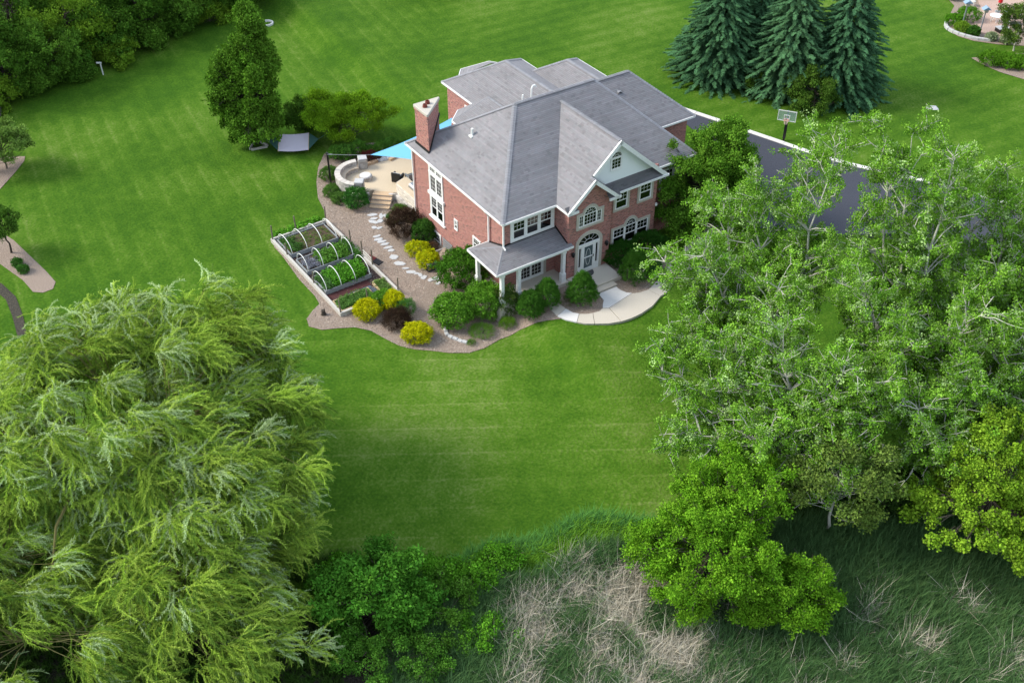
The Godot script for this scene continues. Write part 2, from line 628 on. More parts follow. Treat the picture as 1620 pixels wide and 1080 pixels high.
func make_ground() -> void:
	var xs := lattice(-62, 62, 0.5, 600)
	var zs := lattice(-124, -28, 0.5, 600)
	var v := PackedVector3Array()
	var uv := PackedVector2Array()
	var nrm := PackedVector3Array()
	var idx := PackedInt32Array()
	for z in zs:
		for x in xs:
			var y := ground_h(x, z)
			v.append(Vector3(x, y, z))
			nrm.append(Vector3(y - ground_h(x + 0.3, z), 0.3, y - ground_h(x, z + 0.3)).normalized())
			uv.append(Vector2((x + 62.0) / 124.0, (z + 124.0) / 96.0))
	var nx := xs.size()
	for j in zs.size() - 1:
		for i in nx - 1:
			var a := j * nx + i
			idx.append_array([a, a + 1, a + nx + 1, a, a + nx + 1, a + nx])
	var arr := []
	arr.resize(Mesh.ARRAY_MAX)
	arr[Mesh.ARRAY_VERTEX] = v
	arr[Mesh.ARRAY_NORMAL] = nrm
	arr[Mesh.ARRAY_TEX_UV] = uv
	arr[Mesh.ARRAY_INDEX] = idx
	var mesh := ArrayMesh.new()
	mesh.add_surface_from_arrays(Mesh.PRIMITIVE_TRIANGLES, arr)
	var tex := lawn_tex()
	var m := mat(Color(1, 1, 1), 0.95)
	m.metallic_specular = 0.2
	m.albedo_texture = tex[0]
	m.normal_enabled = true
	m.normal_texture = tex[1]
	m.normal_scale = 0.3
	M.lawn = m
	var o := inst(mesh, "lawn", m)
	o.set_meta("kind", "structure")
	# planting beds: sheets of wood chips that follow the ground
	var main_bed := [-9.5, -88.6, -12.3, -88.3, -14.5, -87.9, -16.6, -87.4, -17.2, -86.1, -17.4, -83.7, -17.2, -81.2, -16.7, -78.6, -15.8, -76.4, -15.5, -75.2, -16.6, -74.8, -19.6, -72.6, -19.2, -71.2, -18.3, -69.9, -16.5, -66.8, -15.0, -64.7, -14.5, -63.7, -14.9, -62.9, -15.2, -61.9, -14.9, -61.0, -13.9, -60.6, -12.7, -60.8, -11.5, -60.9, -10.3, -60.5, -9.2, -59.6, -8.1, -58.8, -7.0, -58.4, -5.5, -58.2, -4.5, -58.0, -3.1, -58.0, -2.0, -58.5, -0.9, -59.5, 0.5, -60.3, 1.8, -60.5, 3.0, -60.4, 8.5, -61.0, 13.5, -66.5, 12.0, -70.0, 6.0, -70.0, -2.0, -66.0, -9.0, -76.0, -6.0, -84.0]
	bed("mulch_bed", main_bed, M.mulch, true)
	bed("mulch_strip", [-46.6, -85.7, -44.4, -85.7, -44.2, -84.9, -44.3, -82.9, -44.6, -80.0, -44.9, -78.0, -50.0, -78.0, -50.0, -85.7], M.mulch, false)
	bed("mulch_island", [-44.0, -74.8, -42.0, -73.3, -40.6, -72.2, -38.6, -70.1, -36.6, -68.0, -35.3, -66.5, -35.2, -65.6, -35.8, -65.1, -36.6, -65.2, -37.9, -66.7, -40.4, -68.8, -44.0, -71.4], M.mulch, false)
	bed("tyre_track", [-41.2, -67.6, -39.3, -66.2, -37.7, -64.6, -36.4, -62.4, -35.3, -60.2, -35.9, -59.9, -37.1, -62.2, -38.3, -64.2, -39.9, -65.7, -41.6, -67.0], M.mud, false)
	bed("tyre_track", [-40.4, -64.6, -38.8, -62.6, -37.6, -60.6, -38.3, -60.3, -39.4, -62.2, -41.0, -64.2], M.mud, false)
	bed("marsh_ground", [-32, -28, -32, -33, -20, -35.5, -9, -36.8, -4, -38.4, 0, -40.4, 4, -41.8, 8, -42.4, 14, -42.6, 24, -42.2, 36, -41, 44, -40, 44, -28], M.mud, false)

func bed(called: String, flat: Array, m: Material, chips: bool) -> void:
	var poly := PackedVector2Array()
	for i in range(0, flat.size(), 2): poly.append(Vector2(flat[i], flat[i + 1]))
	var box := Rect2(poly[0], Vector2.ZERO)
	for p in poly: box = box.expand(p)
	var mb := MB.new()
	var x0 := floorf(box.position.x * 2.0) / 2.0
	var z0 := floorf(box.position.y * 2.0) / 2.0
	var x := x0
	while x < box.end.x:
		var z := z0
		while z < box.end.y:
			for tri in [PackedVector2Array([Vector2(x, z), Vector2(x + 0.5, z), Vector2(x + 0.5, z + 0.5)]), PackedVector2Array([Vector2(x, z), Vector2(x + 0.5, z + 0.5), Vector2(x, z + 0.5)])]:
				for piece in Geometry2D.intersect_polygons(poly, tri):
					var idx := Geometry2D.triangulate_polygon(piece)
					for i in range(0, idx.size(), 3):
						var q: Array = []
						for k in 3:
							var p: Vector2 = piece[idx[i + k]]
							q.append(gp(p.x, p.y, 0.035))
						mb.tri(q[0], q[1], q[2])
			z += 0.5
		x += 0.5
	struct(mb, called, m)
	if chips:
		var chip := MB.new()
		chip.box(Vector3(-0.5, 0, -0.18), Vector3(0.5, 0.12, 0.18))
		var ins := Inst.new()
		var tries := 0
		while ins.size() < 26000 and tries < 80000:
			tries += 1
			var p := Vector2(rnd(box.position.x, box.end.x), rnd(box.position.y, box.end.y))
			if not Geometry2D.is_point_in_polygon(p, poly): continue
			var q := Basis.from_euler(Vector3(rnd(-0.4, 0.4), rnd(0, TAU), rnd(-0.4, 0.4))).scaled(Vector3.ONE * rnd(0.05, 0.13))
			var c := Color(0.27, 0.21, 0.165).lerp(Color(0.58, 0.50, 0.42), rnd() * rnd())
			ins.put(q, gp(p.x, p.y, 0.045), c)
		var o := multi(ins, chip.mesh(), M.vcol, "wood_chips")
		tag(o, "brown wood chip mulch spread over the bed around the house", "mulch")

# ---------------------------------------------------------------- house
const EAVE := 6.4

func roof_slope(parent: Node, pts: Array, called := "roof_slope", expo := 0.145, tone := 1.0) -> void:
	# planar polygon with horizontal shingle courses, each course a little proud of the one above it
	var nrm := Vector3.ZERO
	for i in pts.size():
		nrm += (pts[i] - pts[0]).cross(pts[(i + 1) % pts.size()] - pts[0])
	nrm = nrm.normalized()
	if nrm.y < 0: nrm = -nrm
	var along := Vector3.UP.cross(nrm).normalized()
	var up := nrm.cross(along).normalized()
	if up.y < 0: up = -up
	var o: Vector3 = pts[0]
	var poly := PackedVector2Array()
	for p in pts: poly.append(Vector2((p - o).dot(along), (p - o).dot(up)))
	var b := Rect2(poly[0], Vector2.ZERO)
	for p in poly: b = b.expand(p)
	var mb := MB.new()
	var stain := FastNoiseLite.new()
	stain.seed = rng.randi() % 999
	stain.frequency = 0.35
	var t := b.position.y
	while t < b.end.y:
		var row := rnd(0.91, 1.07)
		var band := PackedVector2Array([Vector2(b.position.x - 1, t), Vector2(b.end.x + 1, t), Vector2(b.end.x + 1, t + expo), Vector2(b.position.x - 1, t + expo)])
		for strip in Geometry2D.intersect_polygons(poly, band):
			var sb := Rect2(strip[0], Vector2.ZERO)
			for p in strip: sb = sb.expand(p)
			var s := sb.position.x - rnd(0.0, 0.3)
			while s < sb.end.x:
				var wd := rnd(0.16, 0.42)
				var cell := PackedVector2Array([Vector2(s, t - 0.01), Vector2(s + wd, t - 0.01), Vector2(s + wd, t + expo + 0.01), Vector2(s, t + expo + 0.01)])
				var k := rnd(0.95, 1.05) * tone * row * (1.0 + 0.14 * stain.get_noise_2d(s, t))
				if rnd() < 0.1: k *= 0.84
				mb.col = Color(0.212, 0.211, 0.224) * k
				mb.col.r *= rnd(0.98, 1.04)
				for piece in Geometry2D.intersect_polygons(strip, cell):
					var idx := Geometry2D.triangulate_polygon(piece)
					for i in range(0, idx.size(), 3):
						var q: Array = []
						for e in 3:
							var p: Vector2 = piece[idx[i + e]]
							var lift := lerpf(0.032, 0.004, (p.y - t) / expo)
							q.append(o + along * p.x + up * p.y + nrm * lift)
						mb.tri(q[0], q[1], q[2])
				s += wd
		t += expo
	# deck below
	mb.col = Color(0.1, 0.1, 0.1)
	var idx2 := Geometry2D.triangulate_polygon(poly)
	for i in range(0, idx2.size(), 3):
		var q: Array = []
		for e in 3: q.append(pts[idx2[i + e]] - nrm * 0.03)
		mb.tri(q[0], q[1], q[2])
	build(mb, called, M.roof, parent)

func ridge(parent: Node, a: Vector3, b: Vector3, wd := 0.19) -> void:
	var mb := MB.new()
	var d := (b - a).normalized()
	var side := d.cross(Vector3.UP).normalized()
	var n := maxi(1, int(a.distance_to(b) / 0.22))
	for i in n:
		var p := a.lerp(b, i / float(n))
		var q := a.lerp(b, (i + 1.0) / n)
		mb.col = Color(0.225, 0.23, 0.25) * rnd(0.9, 1.1)
		var l0 := Vector3(0, 0.06, 0)
		var l1 := Vector3(0, 0.035, 0)
		var dn := Vector3(0, -0.06, 0)
		mb.quad(p + l0, q + l1, q + l1 + side * wd + dn, p + l0 + side * wd + dn)
		mb.quad(p + l0, q + l1, q + l1 - side * wd + dn, p + l0 - side * wd + dn)
	build(mb, "ridge_cap", M.roof, parent)

func bar(parent: Node, called: String, a: Vector3, b: Vector3, wd: float, ht: float, m: Material) -> MeshInstance3D:
	# straight rectangular bar between two points, its top face level with them
	var mb := MB.new()
	var d := (b - a)
	var ln := d.length()
	d = d / ln
	var side := d.cross(Vector3.UP)
	side = side.normalized() if side.length() > 0.01 else Vector3.RIGHT
	var up := side.cross(d)
	mb.box(Vector3(-wd * 0.5, -ht, 0), Vector3(wd * 0.5, 0, ln), Transform3D(Basis(side, up, d), a))
	return build(mb, called, m, parent)

func gutter(parent: Node, a: Vector3, b: Vector3) -> void:
	bar(parent, "gutter", a + Vector3(0, 0.03, 0), b + Vector3(0, 0.03, 0), 0.13, 0.16, M.white)

func hip_roof(h: Node, x0: float, x1: float, z0: float, z1: float, rx0: float, rx1: float, rz: float, top: float, y := EAVE) -> void:
	# ridge along x
	var a := Vector3(x0, y, z1); var b := Vector3(x1, y, z1); var c := Vector3(x1, y, z0); var d := Vector3(x0, y, z0)
	var p := Vector3(rx0, top, rz); var q := Vector3(rx1, top, rz)
	roof_slope(h, [a, b, q, p])
	roof_slope(h, [c, d, p, q])
	roof_slope(h, [d, a, p])
	roof_slope(h, [b, c, q])
	ridge(h, p, q); ridge(h, a, p); ridge(h, b, q); ridge(h, c, q); ridge(h, d, p)
	gutter(h, a, b); gutter(h, b, c); gutter(h, c, d); gutter(h, d, a)

func wall(h: Node, x0: float, x1: float, z0: float, z1: float, y0: float, y1: float, m: Material = null) -> void:
	bx(h, "wall", Vector3(x0, y0, z0), Vector3(x1, y1, z1), m if m else M.brick)

# a window lying in the local x/y plane at z = 0, looking towards +z; x0..x1 measured to the outside of the surround
func window(h: Node, at: Vector3, turn: float, w: float, ht: float, units: Array, surround: float, sm: Material, arch := 0.0, sash := true, label := "") -> Node3D:
	var n := node("window", h, Transform3D(Basis(Vector3.UP, turn), at))
	if label: n.set_meta("label", label)
	var s := MB.new()
	var f := 0.07
	var hw := w * 0.5
	# surround
	s.box(Vector3(-hw, 0, 0.0), Vector3(hw, surround, 0.09))
	s.box(Vector3(-hw, surround, 0.0), Vector3(-hw + surround, ht, 0.07))
	s.box(Vector3(hw - surround, surround, 0.0), Vector3(hw, ht, 0.07))
	if arch <= 0.0:
		s.box(Vector3(-hw + surround, ht - surround, 0.0), Vector3(hw - surround, ht, 0.068))
	else:
		var mid: float = units[1] * 0.5 + surround + 0.04
		s.box(Vector3(-hw + surround, ht - surround, 0.0), Vector3(-mid + surround, ht, 0.068))
		s.box(Vector3(mid - surround, ht - surround, 0.0), Vector3(hw - surround, ht, 0.068))
		arc(s, Vector3(0, ht - surround, 0), mid - surround, arch - surround, surround, 0.075)
	build(s, "surround", sm, n)
	# frame, mullions and muntins
	var fr := MB.new()
	var tot := 0.0
	for u in units: tot += u
	var gap := (w - 2.0 * surround - tot) / units.size()
	var x := -hw + surround
	var y0 := surround
	var y1 := ht - surround
	for i in units.size():
		var u: float = units[i]
		var xa := x + gap * 0.5
		var xb := xa + u
		var top := y1
		fr.box(Vector3(x, y0, 0.0), Vector3(xa, y1, 0.055))
		fr.box(Vector3(xb, y0, 0.0), Vector3(xb + gap * 0.5, y1, 0.055))
		fr.box(Vector3(xa, y0, 0.0), Vector3(xb, y0 + f, 0.055))
		fr.box(Vector3(xa, top - f * 0.8, 0.0), Vector3(xb, top, 0.055))
		var my := (y0 + y1) * 0.5
		if sash: fr.box(Vector3(xa, my - 0.035, 0.0), Vector3(xb, my + 0.035, 0.05))
		# muntins over the upper sash (or over everything)
		var cols := maxi(2, roundi(u / 0.28))
		var ya := my if sash else y0
		for cidx in range(1, cols):
			var mx := lerpf(xa, xb, cidx / float(cols))
			fr.box(Vector3(mx - 0.011, ya, 0.0), Vector3(mx + 0.011, top, 0.034))
		var rows := maxi(2, roundi((top - ya) / 0.33))
		for ridx in range(1, rows):
			var mym := lerpf(ya, top, ridx / float(rows))
			fr.box(Vector3(xa, mym - 0.011, 0.0), Vector3(xb, mym + 0.011, 0.033))
		if sash:
			bx(n, "pane", Vector3(xa, y0 + f, 0.0), Vector3(xb, my - 0.035, 0.018), M.glass)
			bx(n, "pane", Vector3(xa, my + 0.035, 0.0), Vector3(xb, top - f * 0.8, 0.026), M.glass)
		else:
			bx(n, "pane", Vector3(xa, y0 + f, 0.0), Vector3(xb, top - f * 0.8, 0.02), M.glass)
		x += u + gap
	if arch > 0.0:
		var r: float = units[1] * 0.5 + 0.04
		fan(n, fr, Vector3(0, y1, 0), r, arch - surround)
	build(fr, "frame", M.white, n)
	return n

func arc(mb: MB, c: Vector3, rx: float, ry: float, wd: float, depth: float, from := 0.0, to := PI) -> void:
	var n := 20
	for i in n:
		var a := lerpf(from, to, i / float(n))
		var b := lerpf(from, to, (i + 1.0) / n)
		var p0 := c + Vector3(cos(a) * rx, sin(a) * ry, 0)
		var p1 := c + Vector3(cos(b) * rx, sin(b) * ry, 0)
		var q0 := c + Vector3(cos(a) * (rx + wd), sin(a) * (ry + wd), 0)
		var q1 := c + Vector3(cos(b) * (rx + wd), sin(b) * (ry + wd), 0)
		var d := Vector3(0, 0, depth)
		mb.quad(p0 + d, p1 + d, q1 + d, q0 + d)
		mb.quad(q0, q1, q1 + d, q0 + d)
		mb.quad(p0, p1, p1 + d, p0 + d)

func fan(n: Node, fr: MB, c: Vector3, rx: float, ry: float) -> void:
	var g := MB.new()
	var k := 16
	for i in k:
		var a := PI * i / k
		var b := PI * (i + 1.0) / k
		g.tri(c + Vector3(0, 0, 0.02), c + Vector3(cos(a) * rx, sin(a) * ry, 0.02), c + Vector3(cos(b) * rx, sin(b) * ry, 0.02))
	build(g, "pane", M.glass, n)
	arc(fr, c, rx - 0.06, ry - 0.06, 0.06, 0.055)
	arc(fr, c, rx * 0.38, ry * 0.38, 0.025, 0.036)
	for i in range(1, 6):
		var a := PI * i / 6.0
		var d := Vector3(cos(a) * rx, sin(a) * ry, 0)
		var s := Vector3(-sin(a), cos(a), 0) * 0.012
		var p := c + d * 0.38 + Vector3(0, 0, 0.035)
		var q := c + d + Vector3(0, 0, 0.035)
		fr.quad(p - s, p + s, q + s, q - s)

func gable_poly(mb: MB, x0: float, x1: float, xm: float, y0: float, y1: float, z0: float, z1: float) -> void:
	mb.prism(PackedVector2Array([Vector2(x0, y0), Vector2(x1, y0), Vector2(xm, y1)]), z0, z1, 0.0, Transform3D(Basis(Vector3.RIGHT, Vector3.BACK, Vector3.UP), Vector3.ZERO))

func make_house() -> void:
	var h := thing("brick_house", "large two storey red brick house with grey shingle roof and white trim", "house", HOUSE, YAW)
	var low := -1.9
	# walls: main block
	wall(h, -4.6, -4.4, -14.7, -1.6, low, EAVE)
	wall(h, -4.4, 0.0, -1.8, -1.6, low, EAVE)
	wall(h, -4.6, 12.6, -14.9, -14.7, low, EAVE)
	wall(h, 12.4, 12.6, -14.7, -1.6, low, EAVE)
	wall(h, 8.63, 12.4, -1.8, -1.6, low, EAVE)
	# entry block and right block
	wall(h, 0.0, 0.2, -1.6, -0.2, low, EAVE)
	wall(h, 0.0, 3.88, -0.2, 0.0, low, EAVE)
	wall(h, 3.68, 3.88, -0.66, -0.2, low, EAVE)
	wall(h, 3.88, 8.63, -0.66, -0.45, low, EAVE)
	wall(h, 8.43, 8.63, -1.6, -0.66, low, EAVE)
	var g := MB.new()
	gable_poly(g, 0.0, 3.88, 1.94, EAVE, 8.25, -0.2, 0.0)
	build(g, "gable_wall", M.brick, h)
	# right wing and rear wings
	wall(h, 12.6, 16.6, -6.5, -6.3, low, EAVE)
	wall(h, 16.4, 16.6, -14.7, -6.5, low, EAVE)
	wall(h, 12.6, 16.4, -14.9, -14.7, low, EAVE)
	wall(h, 3.2, 3.4, -22.4, -14.9, low, EAVE)
	wall(h, 3.4, 10.7, -22.4, -22.2, low, EAVE)
	wall(h, 10.5, 10.7, -22.2, -19.6, low, EAVE)
	wall(h, 10.7, 15.0, -19.6, -19.4, low, EAVE)
	wall(h, 14.8, 15.0, -19.4, -14.9, low, EAVE)
	var bay := MB.new()
	bay.prism(PackedVector2Array([Vector2(3.2, -17.1), Vector2(1.5, -17.1), Vector2(0.3, -16.0), Vector2(0.3, -14.9), Vector2(3.2, -14.9)]), low, EAVE - 0.02)
	build(bay, "bay_wall", M.brick, h)
	# roofs
	var fl := Vector3(-5.0, EAVE, -1.08)
	var fr := Vector3(13.0, EAVE, -1.08)
	var bl := Vector3(-5.0, EAVE, -15.1)
	var br := Vector3(13.0, EAVE, -15.1)
	var rl := Vector3(0.7, 11.17, -8.09)
	var rr := Vector3(7.95, 11.17, -8.09)
	var sl := (11.17 - EAVE) / 7.01
	# entry gable: slopes 0.9
	var gs := 0.9
	var gx := 4.4
	var gtop := EAVE + gs * 4.75
	var zback := -1.08 - (gtop - EAVE) / sl
	var vl := Vector3(-0.35, EAVE, -1.08)
	var vr := Vector3(9.15, EAVE, -1.08)
	var gp0 := Vector3(gx, gtop, zback)
	roof_slope(h, [fl, vl, gp0, vr, fr, rr, rl])
	roof_slope(h, [bl, fl, rl])
	roof_slope(h, [br, bl, rl, rr])
	roof_slope(h, [fr, br, rr])
	ridge(h, rl, rr); ridge(h, fl, rl); ridge(h, fr, rr); ridge(h, bl, rl); ridge(h, br, rr)
	var zf := 0.36
	var zg := -0.07
	var ix := 1.94
	var iy := EAVE + gs * (ix + 0.35)
	roof_slope(h, [Vector3(-0.35, EAVE, zf), Vector3(ix, iy, zf), Vector3(ix, iy, zg), Vector3(gx, gtop, zg), gp0, vl])
	roof_slope(h, [Vector3(9.15, EAVE, zg), vr, gp0, Vector3(gx, gtop, zg)])
	roof_slope(h, [Vector3(4.23, EAVE, zf), Vector3(4.23, EAVE, -0.9), Vector3(ix, iy, -0.9), Vector3(ix, iy, zf)])
	ridge(h, Vector3(gx, gtop, zg), gp0)
	ridge(h, Vector3(ix, iy, zf), Vector3(ix, iy, -0.1), 0.13)
	hip_roof(h, 7.0, 17.0, -15.2, -5.85, 10.0, 13.35, -10.45, 9.5)
	# left rear wing, ridge along z
	var w0 := Vector3(2.85, EAVE, -22.7); var w1 := Vector3(11.07, EAVE, -22.7); var w2 := Vector3(11.07, EAVE, -11.0); var w3 := Vector3(2.85, EAVE, -11.0)
	var wr := Vector3(6.96, 8.78, -18.84); var wn := Vector3(6.96, 8.78, -11.0)
	roof_slope(h, [w3, w0, wr, wn]); roof_slope(h, [w1, w2, wn, wr]); roof_slope(h, [w0, w1, wr])
	ridge(h, wr, wn); ridge(h, w0, wr); ridge(h, w1, wr)
	gutter(h, w0, Vector3(2.85, EAVE, -15.0)); gutter(h, w0, w1); gutter(h, w1, Vector3(11.07, EAVE, -19.4))
	# right rear wing
	var k0 := Vector3(7.7, EAVE, -20.0); var k1 := Vector3(15.3, EAVE, -20.0); var k2 := Vector3(15.3, EAVE, -9.0); var k3 := Vector3(7.7, EAVE, -9.0)
	var kr := Vector3(11.5, 8.72, -16.2); var kn := Vector3(11.5, 8.72, -9.0)
	roof_slope(h, [k3, k0, kr, kn]); roof_slope(h, [k1, k2, kn, kr]); roof_slope(h, [k0, k1, kr])
	ridge(h, kr, kn); ridge(h, k0, kr); ridge(h, k1, kr)
	gutter(h, Vector3(11.2, EAVE, -20.0), k1); gutter(h, k1, Vector3(15.3, EAVE, -15.2))
	# rear bay roofs
	var ba := Vector3(3.0, 7.95, -15.4)
	var bb := Vector3(3.0, 8.0, -12.6)
	var b0 := Vector3(2.9, EAVE, -17.45); var b1 := Vector3(1.28, EAVE, -17.4); var b2 := Vector3(-0.05, EAVE, -16.1); var b3 := Vector3(-0.1, EAVE, -14.6)
	roof_slope(h, [b0, b1, ba]); roof_slope(h, [b1, b2, ba]); roof_slope(h, [b2, b3, bb, ba])
	ridge(h, b1, ba, 0.1); ridge(h, b2, ba, 0.1); ridge(h, ba, bb, 0.12)
	gutter(h, b0, b1); gutter(h, b1, b2); gutter(h, b2, b3)
	var c0 := Vector3(4.65, EAVE, -22.75); var c1 := Vector3(5.5, EAVE, -23.8); var c2 := Vector3(8.4, EAVE, -23.75); var c3 := Vector3(9.1, EAVE, -22.75)
	var ca := Vector3(6.9, 7.7, -21.0)
	roof_slope(h, [c0, c1, ca]); roof_slope(h, [c1, c2, ca]); roof_slope(h, [c2, c3, ca])
	gutter(h, c0, c1); gutter(h, c1, c2); gutter(h, c2, c3)
	# gutters and rake boards
	gutter(h, bl, fl); gutter(h, fl, vl); gutter(h, vl, Vector3(-0.35, EAVE, zf)); gutter(h, vr, fr); gutter(h, fr, br); gutter(h, br, Vector3(11.1, EAVE, -15.1))
	gutter(h, Vector3(9.15, EAVE, zg), vr)
	gutter(h, Vector3(-0.05, EAVE, -15.1), bl)
	var off := Vector3(0, 0.02, 0.06)
	bar(h, "rake_board", Vector3(-0.38, EAVE, zf) + off, Vector3(ix, iy, zf) + off, 0.12, 0.26, M.white)
	bar(h, "rake_board", Vector3(ix, iy, zf) + off, Vector3(4.26, EAVE, zf) + off, 0.12, 0.26, M.white)
	bar(h, "rake_board", Vector3(ix + 0.1, iy + 0.09, zg) + off, Vector3(gx, gtop, zg) + off, 0.12, 0.3, M.white)
	bar(h, "rake_board", Vector3(gx, gtop, zg) + off, Vector3(9.2, EAVE, zg) + off, 0.12, 0.3, M.white)
	for e in [[-0.35, EAVE, ix, iy, zf, 0.0], [ix, iy, 4.23, EAVE, zf, 0.0], [gx, gtop, 9.15, EAVE, zg, -0.45]]:
		var so := MB.new()
		so.quad(Vector3(e[0], e[1] - 0.1, e[4]), Vector3(e[2], e[3] - 0.1, e[4]), Vector3(e[2], e[3] - 0.1, e[5]), Vector3(e[0], e[1] - 0.1, e[5]))
		build(so, "soffit", M.white, h)
	# cornice returns of the entry gable
	for e in [[-0.4, 0.55], [3.35, 4.4]]:
		roof_slope(h, [Vector3(e[0], EAVE + 0.02, zf + 0.04), Vector3(e[1], EAVE + 0.02, zf + 0.04), Vector3(e[1], EAVE + 0.33, 0.02), Vector3(e[0], EAVE + 0.33, 0.02)], "cornice_return", 0.145, 0.6)
		bar(h, "cornice_return", Vector3(e[0], EAVE + 0.02, zf + 0.06), Vector3(e[1], EAVE + 0.02, zf + 0.06), 0.12, 0.2, M.white)
	# siding boards in the big gable, each board proud at its foot
	var zs := -0.45
	bx(h, "wall", Vector3(3.3, EAVE, -0.66), Vector3(8.6, 7.2, zs), M.brick)
	var y := 7.16
	while y < gtop - 0.25:
		var y2 := minf(y + 0.15, gtop - 0.2)
		var xl := gx - (gtop - 0.12 - y) / gs
		var xr := gx + (gtop - 0.12 - y) / gs
		xl = maxf(xl, ix + (y - iy) / gs if y > iy else 4.23 - (y - EAVE) / gs)
		var dd := (y2 - y) / gs
		var sb := MB.new()
		sb.quad(Vector3(xl, y, zs + 0.03), Vector3(xr, y, zs + 0.03), Vector3(xr - dd, y2, zs + 0.006), Vector3(xl + dd, y2, zs + 0.006))
		sb.quad(Vector3(xl, y, zs - 0.03), Vector3(xr, y, zs - 0.03), Vector3(xr, y, zs + 0.03), Vector3(xl, y, zs + 0.03))
		build(sb, "siding_board", M.siding, h)
		y += 0.15
	var gb := MB.new()
	gable_poly(gb, 0.3, 8.5, gx, 6.9, gtop - 0.15, -0.66, -0.5)
	build(gb, "gable_wall", M.siding, h)
	# pent roof under the siding
	roof_slope(h, [Vector3(4.05, EAVE, 0.02), Vector3(9.2, EAVE, 0.02), Vector3(8.25, 7.16, zs + 0.02), Vector3(3.45, 7.16, zs + 0.02)], "pent_roof", 0.12, 0.6)
	gutter(h, Vector3(4.3, EAVE, 0.04), Vector3(9.25, EAVE, 0.04))
	# windows
	window(h, Vector3(-2.1, 4.22, -1.6), 0, 3.85, 1.75, [0.9, 0.9, 0.9], 0.16, M.white)
	window(h, Vector3(1.93, 4.36, 0), 0, 2.48, 1.38, [0.32, 1.05, 0.32], 0.2, M.lime, 0.72, false, "arched window over the front door")
	window(h, Vector3(5.17, 4.4, -0.45), 0, 1.52, 1.7, [0.95], 0.18, M.lime)
	window(h, Vector3(7.47, 4.4, -0.45), 0, 1.52, 1.7, [0.95], 0.18, M.lime)
	window(h, Vector3(6.28, 1.08, -0.45), 0, 3.8, 1.85, [0.95, 0.95, 0.95], 0.18, M.lime, 0.72, true, "triple window with arched middle light")
	window(h, Vector3(4.4, 8.12, zs + 0.03), 0, 1.05, 1.05, [0.78], 0.08, M.white, -1.0, false)
	var gw := node("window", h, Transform3D(Basis.IDENTITY, Vector3(4.4, 9.17, zs + 0.03)))
	gw.set_meta("label", "half round fanlight in the white gable")
	var gf := MB.new()
	fan(gw, gf, Vector3.ZERO, 0.5, 0.46)
	gf.box(Vector3(-0.52, -0.1, 0), Vector3(0.52, 0.03, 0.06))
	build(gf, "frame", M.white, gw)
	# left wall (x = -4.6), seen from outside towards -x
	var tl := -PI / 2
	window(h, Vector3(-4.6, 3.45, -11.1), tl, 2.1, 1.72, [0.72, 0.72], 0.13, M.white, 0.0, false)
	window(h, Vector3(-4.6, 5.17, -11.1), tl, 2.1, 0.7, [0.72, 0.72], 0.13, M.white, 0.0, false)
	window(h, Vector3(-4.6, 1.2, -11.1), tl, 2.1, 2.0, [0.72, 0.72], 0.13, M.white)
	bx(h, "window_sill", Vector3(-4.76, 3.2, -12.3), Vector3(-4.6, 3.45, -9.9), M.white)
	bx(h, "window_sill", Vector3(-4.76, 1.08, -12.3), Vector3(-4.6, 1.2, -9.9), M.white)
	window(h, Vector3(-4.6, -1.8, -11.35), tl, 1.25, 1.72, [0.8], 0.12, M.white)
	window(h, Vector3(-4.6, 1.85, -8.25), tl, 0.5, 0.95, [0.26], 0.08, M.white)
	window(h, Vector3(-4.6, 1.6, -5.25), tl, 1.1, 1.15, [0.75], 0.1, M.white)
	window(h, Vector3(3.2, 3.6, -18.6), tl, 1.7, 1.9, [0.6, 0.6], 0.1, M.white)
	# porch: slab, columns, beams, roof
	var ps := MB.new()
	ps.prism(PackedVector2Array([Vector2(-6.15, 0.35), Vector2(-0.02, 0.35), Vector2(-0.02, -1.6), Vector2(-4.6, -1.6), Vector2(-4.6, -3.6), Vector2(-6.15, -3.6)]), low + 0.4, 0.3, 0.02)
	build(ps, "porch_slab", M.conc, h)
	for p in [Vector2(-5.8, -3.25), Vector2(-5.8, 0.02), Vector2(-4.35, 0.02), Vector2(-0.38, 0.02)]:
		var col := node("column", h, Transform3D(Basis.IDENTITY, Vector3(p.x, 0.3, p.y)))
		bx(col, "shaft", Vector3(-0.13, 0.0, -0.13), Vector3(0.13, 2.55, 0.13), M.white)
		bx(col, "base", Vector3(-0.18, 0.0, -0.18), Vector3(0.18, 0.75, 0.18), M.white)
		bx(col, "capital", Vector3(-0.17, 2.55, -0.17), Vector3(0.17, 2.72, 0.17), M.white)
	bx(h, "porch_beam", Vector3(-5.98, 3.02, -0.14), Vector3(0.0, 3.27, 0.18), M.white)
	bx(h, "porch_beam", Vector3(-5.98, 3.02, -3.4), Vector3(-5.66, 3.27, -0.14), M.white)
	bx(h, "porch_beam", Vector3(-5.66, 3.02, -3.4), Vector3(-4.6, 3.27, -3.1), M.white)
	bx(h, "porch_ceiling", Vector3(-6.0, 3.27, -3.4), Vector3(-4.6, 3.3, 0.15), M.white)
	bx(h, "porch_ceiling", Vector3(-4.6, 3.27, -1.6), Vector3(0.0, 3.3, 0.15), M.white)
	var pe := 3.36
	var pp := Vector3(-4.6, 4.1, -1.6)
	var p0 := Vector3(-6.4, pe, 0.3); var p1 := Vector3(0.3, pe, 0.3); var p2 := Vector3(-6.4, pe, -3.65); var p3 := Vector3(-4.6, pe, -3.65)
	roof_slope(h, [p0, p1, Vector3(0.3, pe + 0.12, 0.0), Vector3(0.0, pe + 0.12, 0.0), Vector3(0.0, 4.1, -1.6), pp], "porch_roof")
	roof_slope(h, [p2, p0, pp], "porch_roof"); roof_slope(h, [p3, p2, pp], "porch_roof")
	ridge(h, p0, pp, 0.12); ridge(h, p2, pp, 0.1)
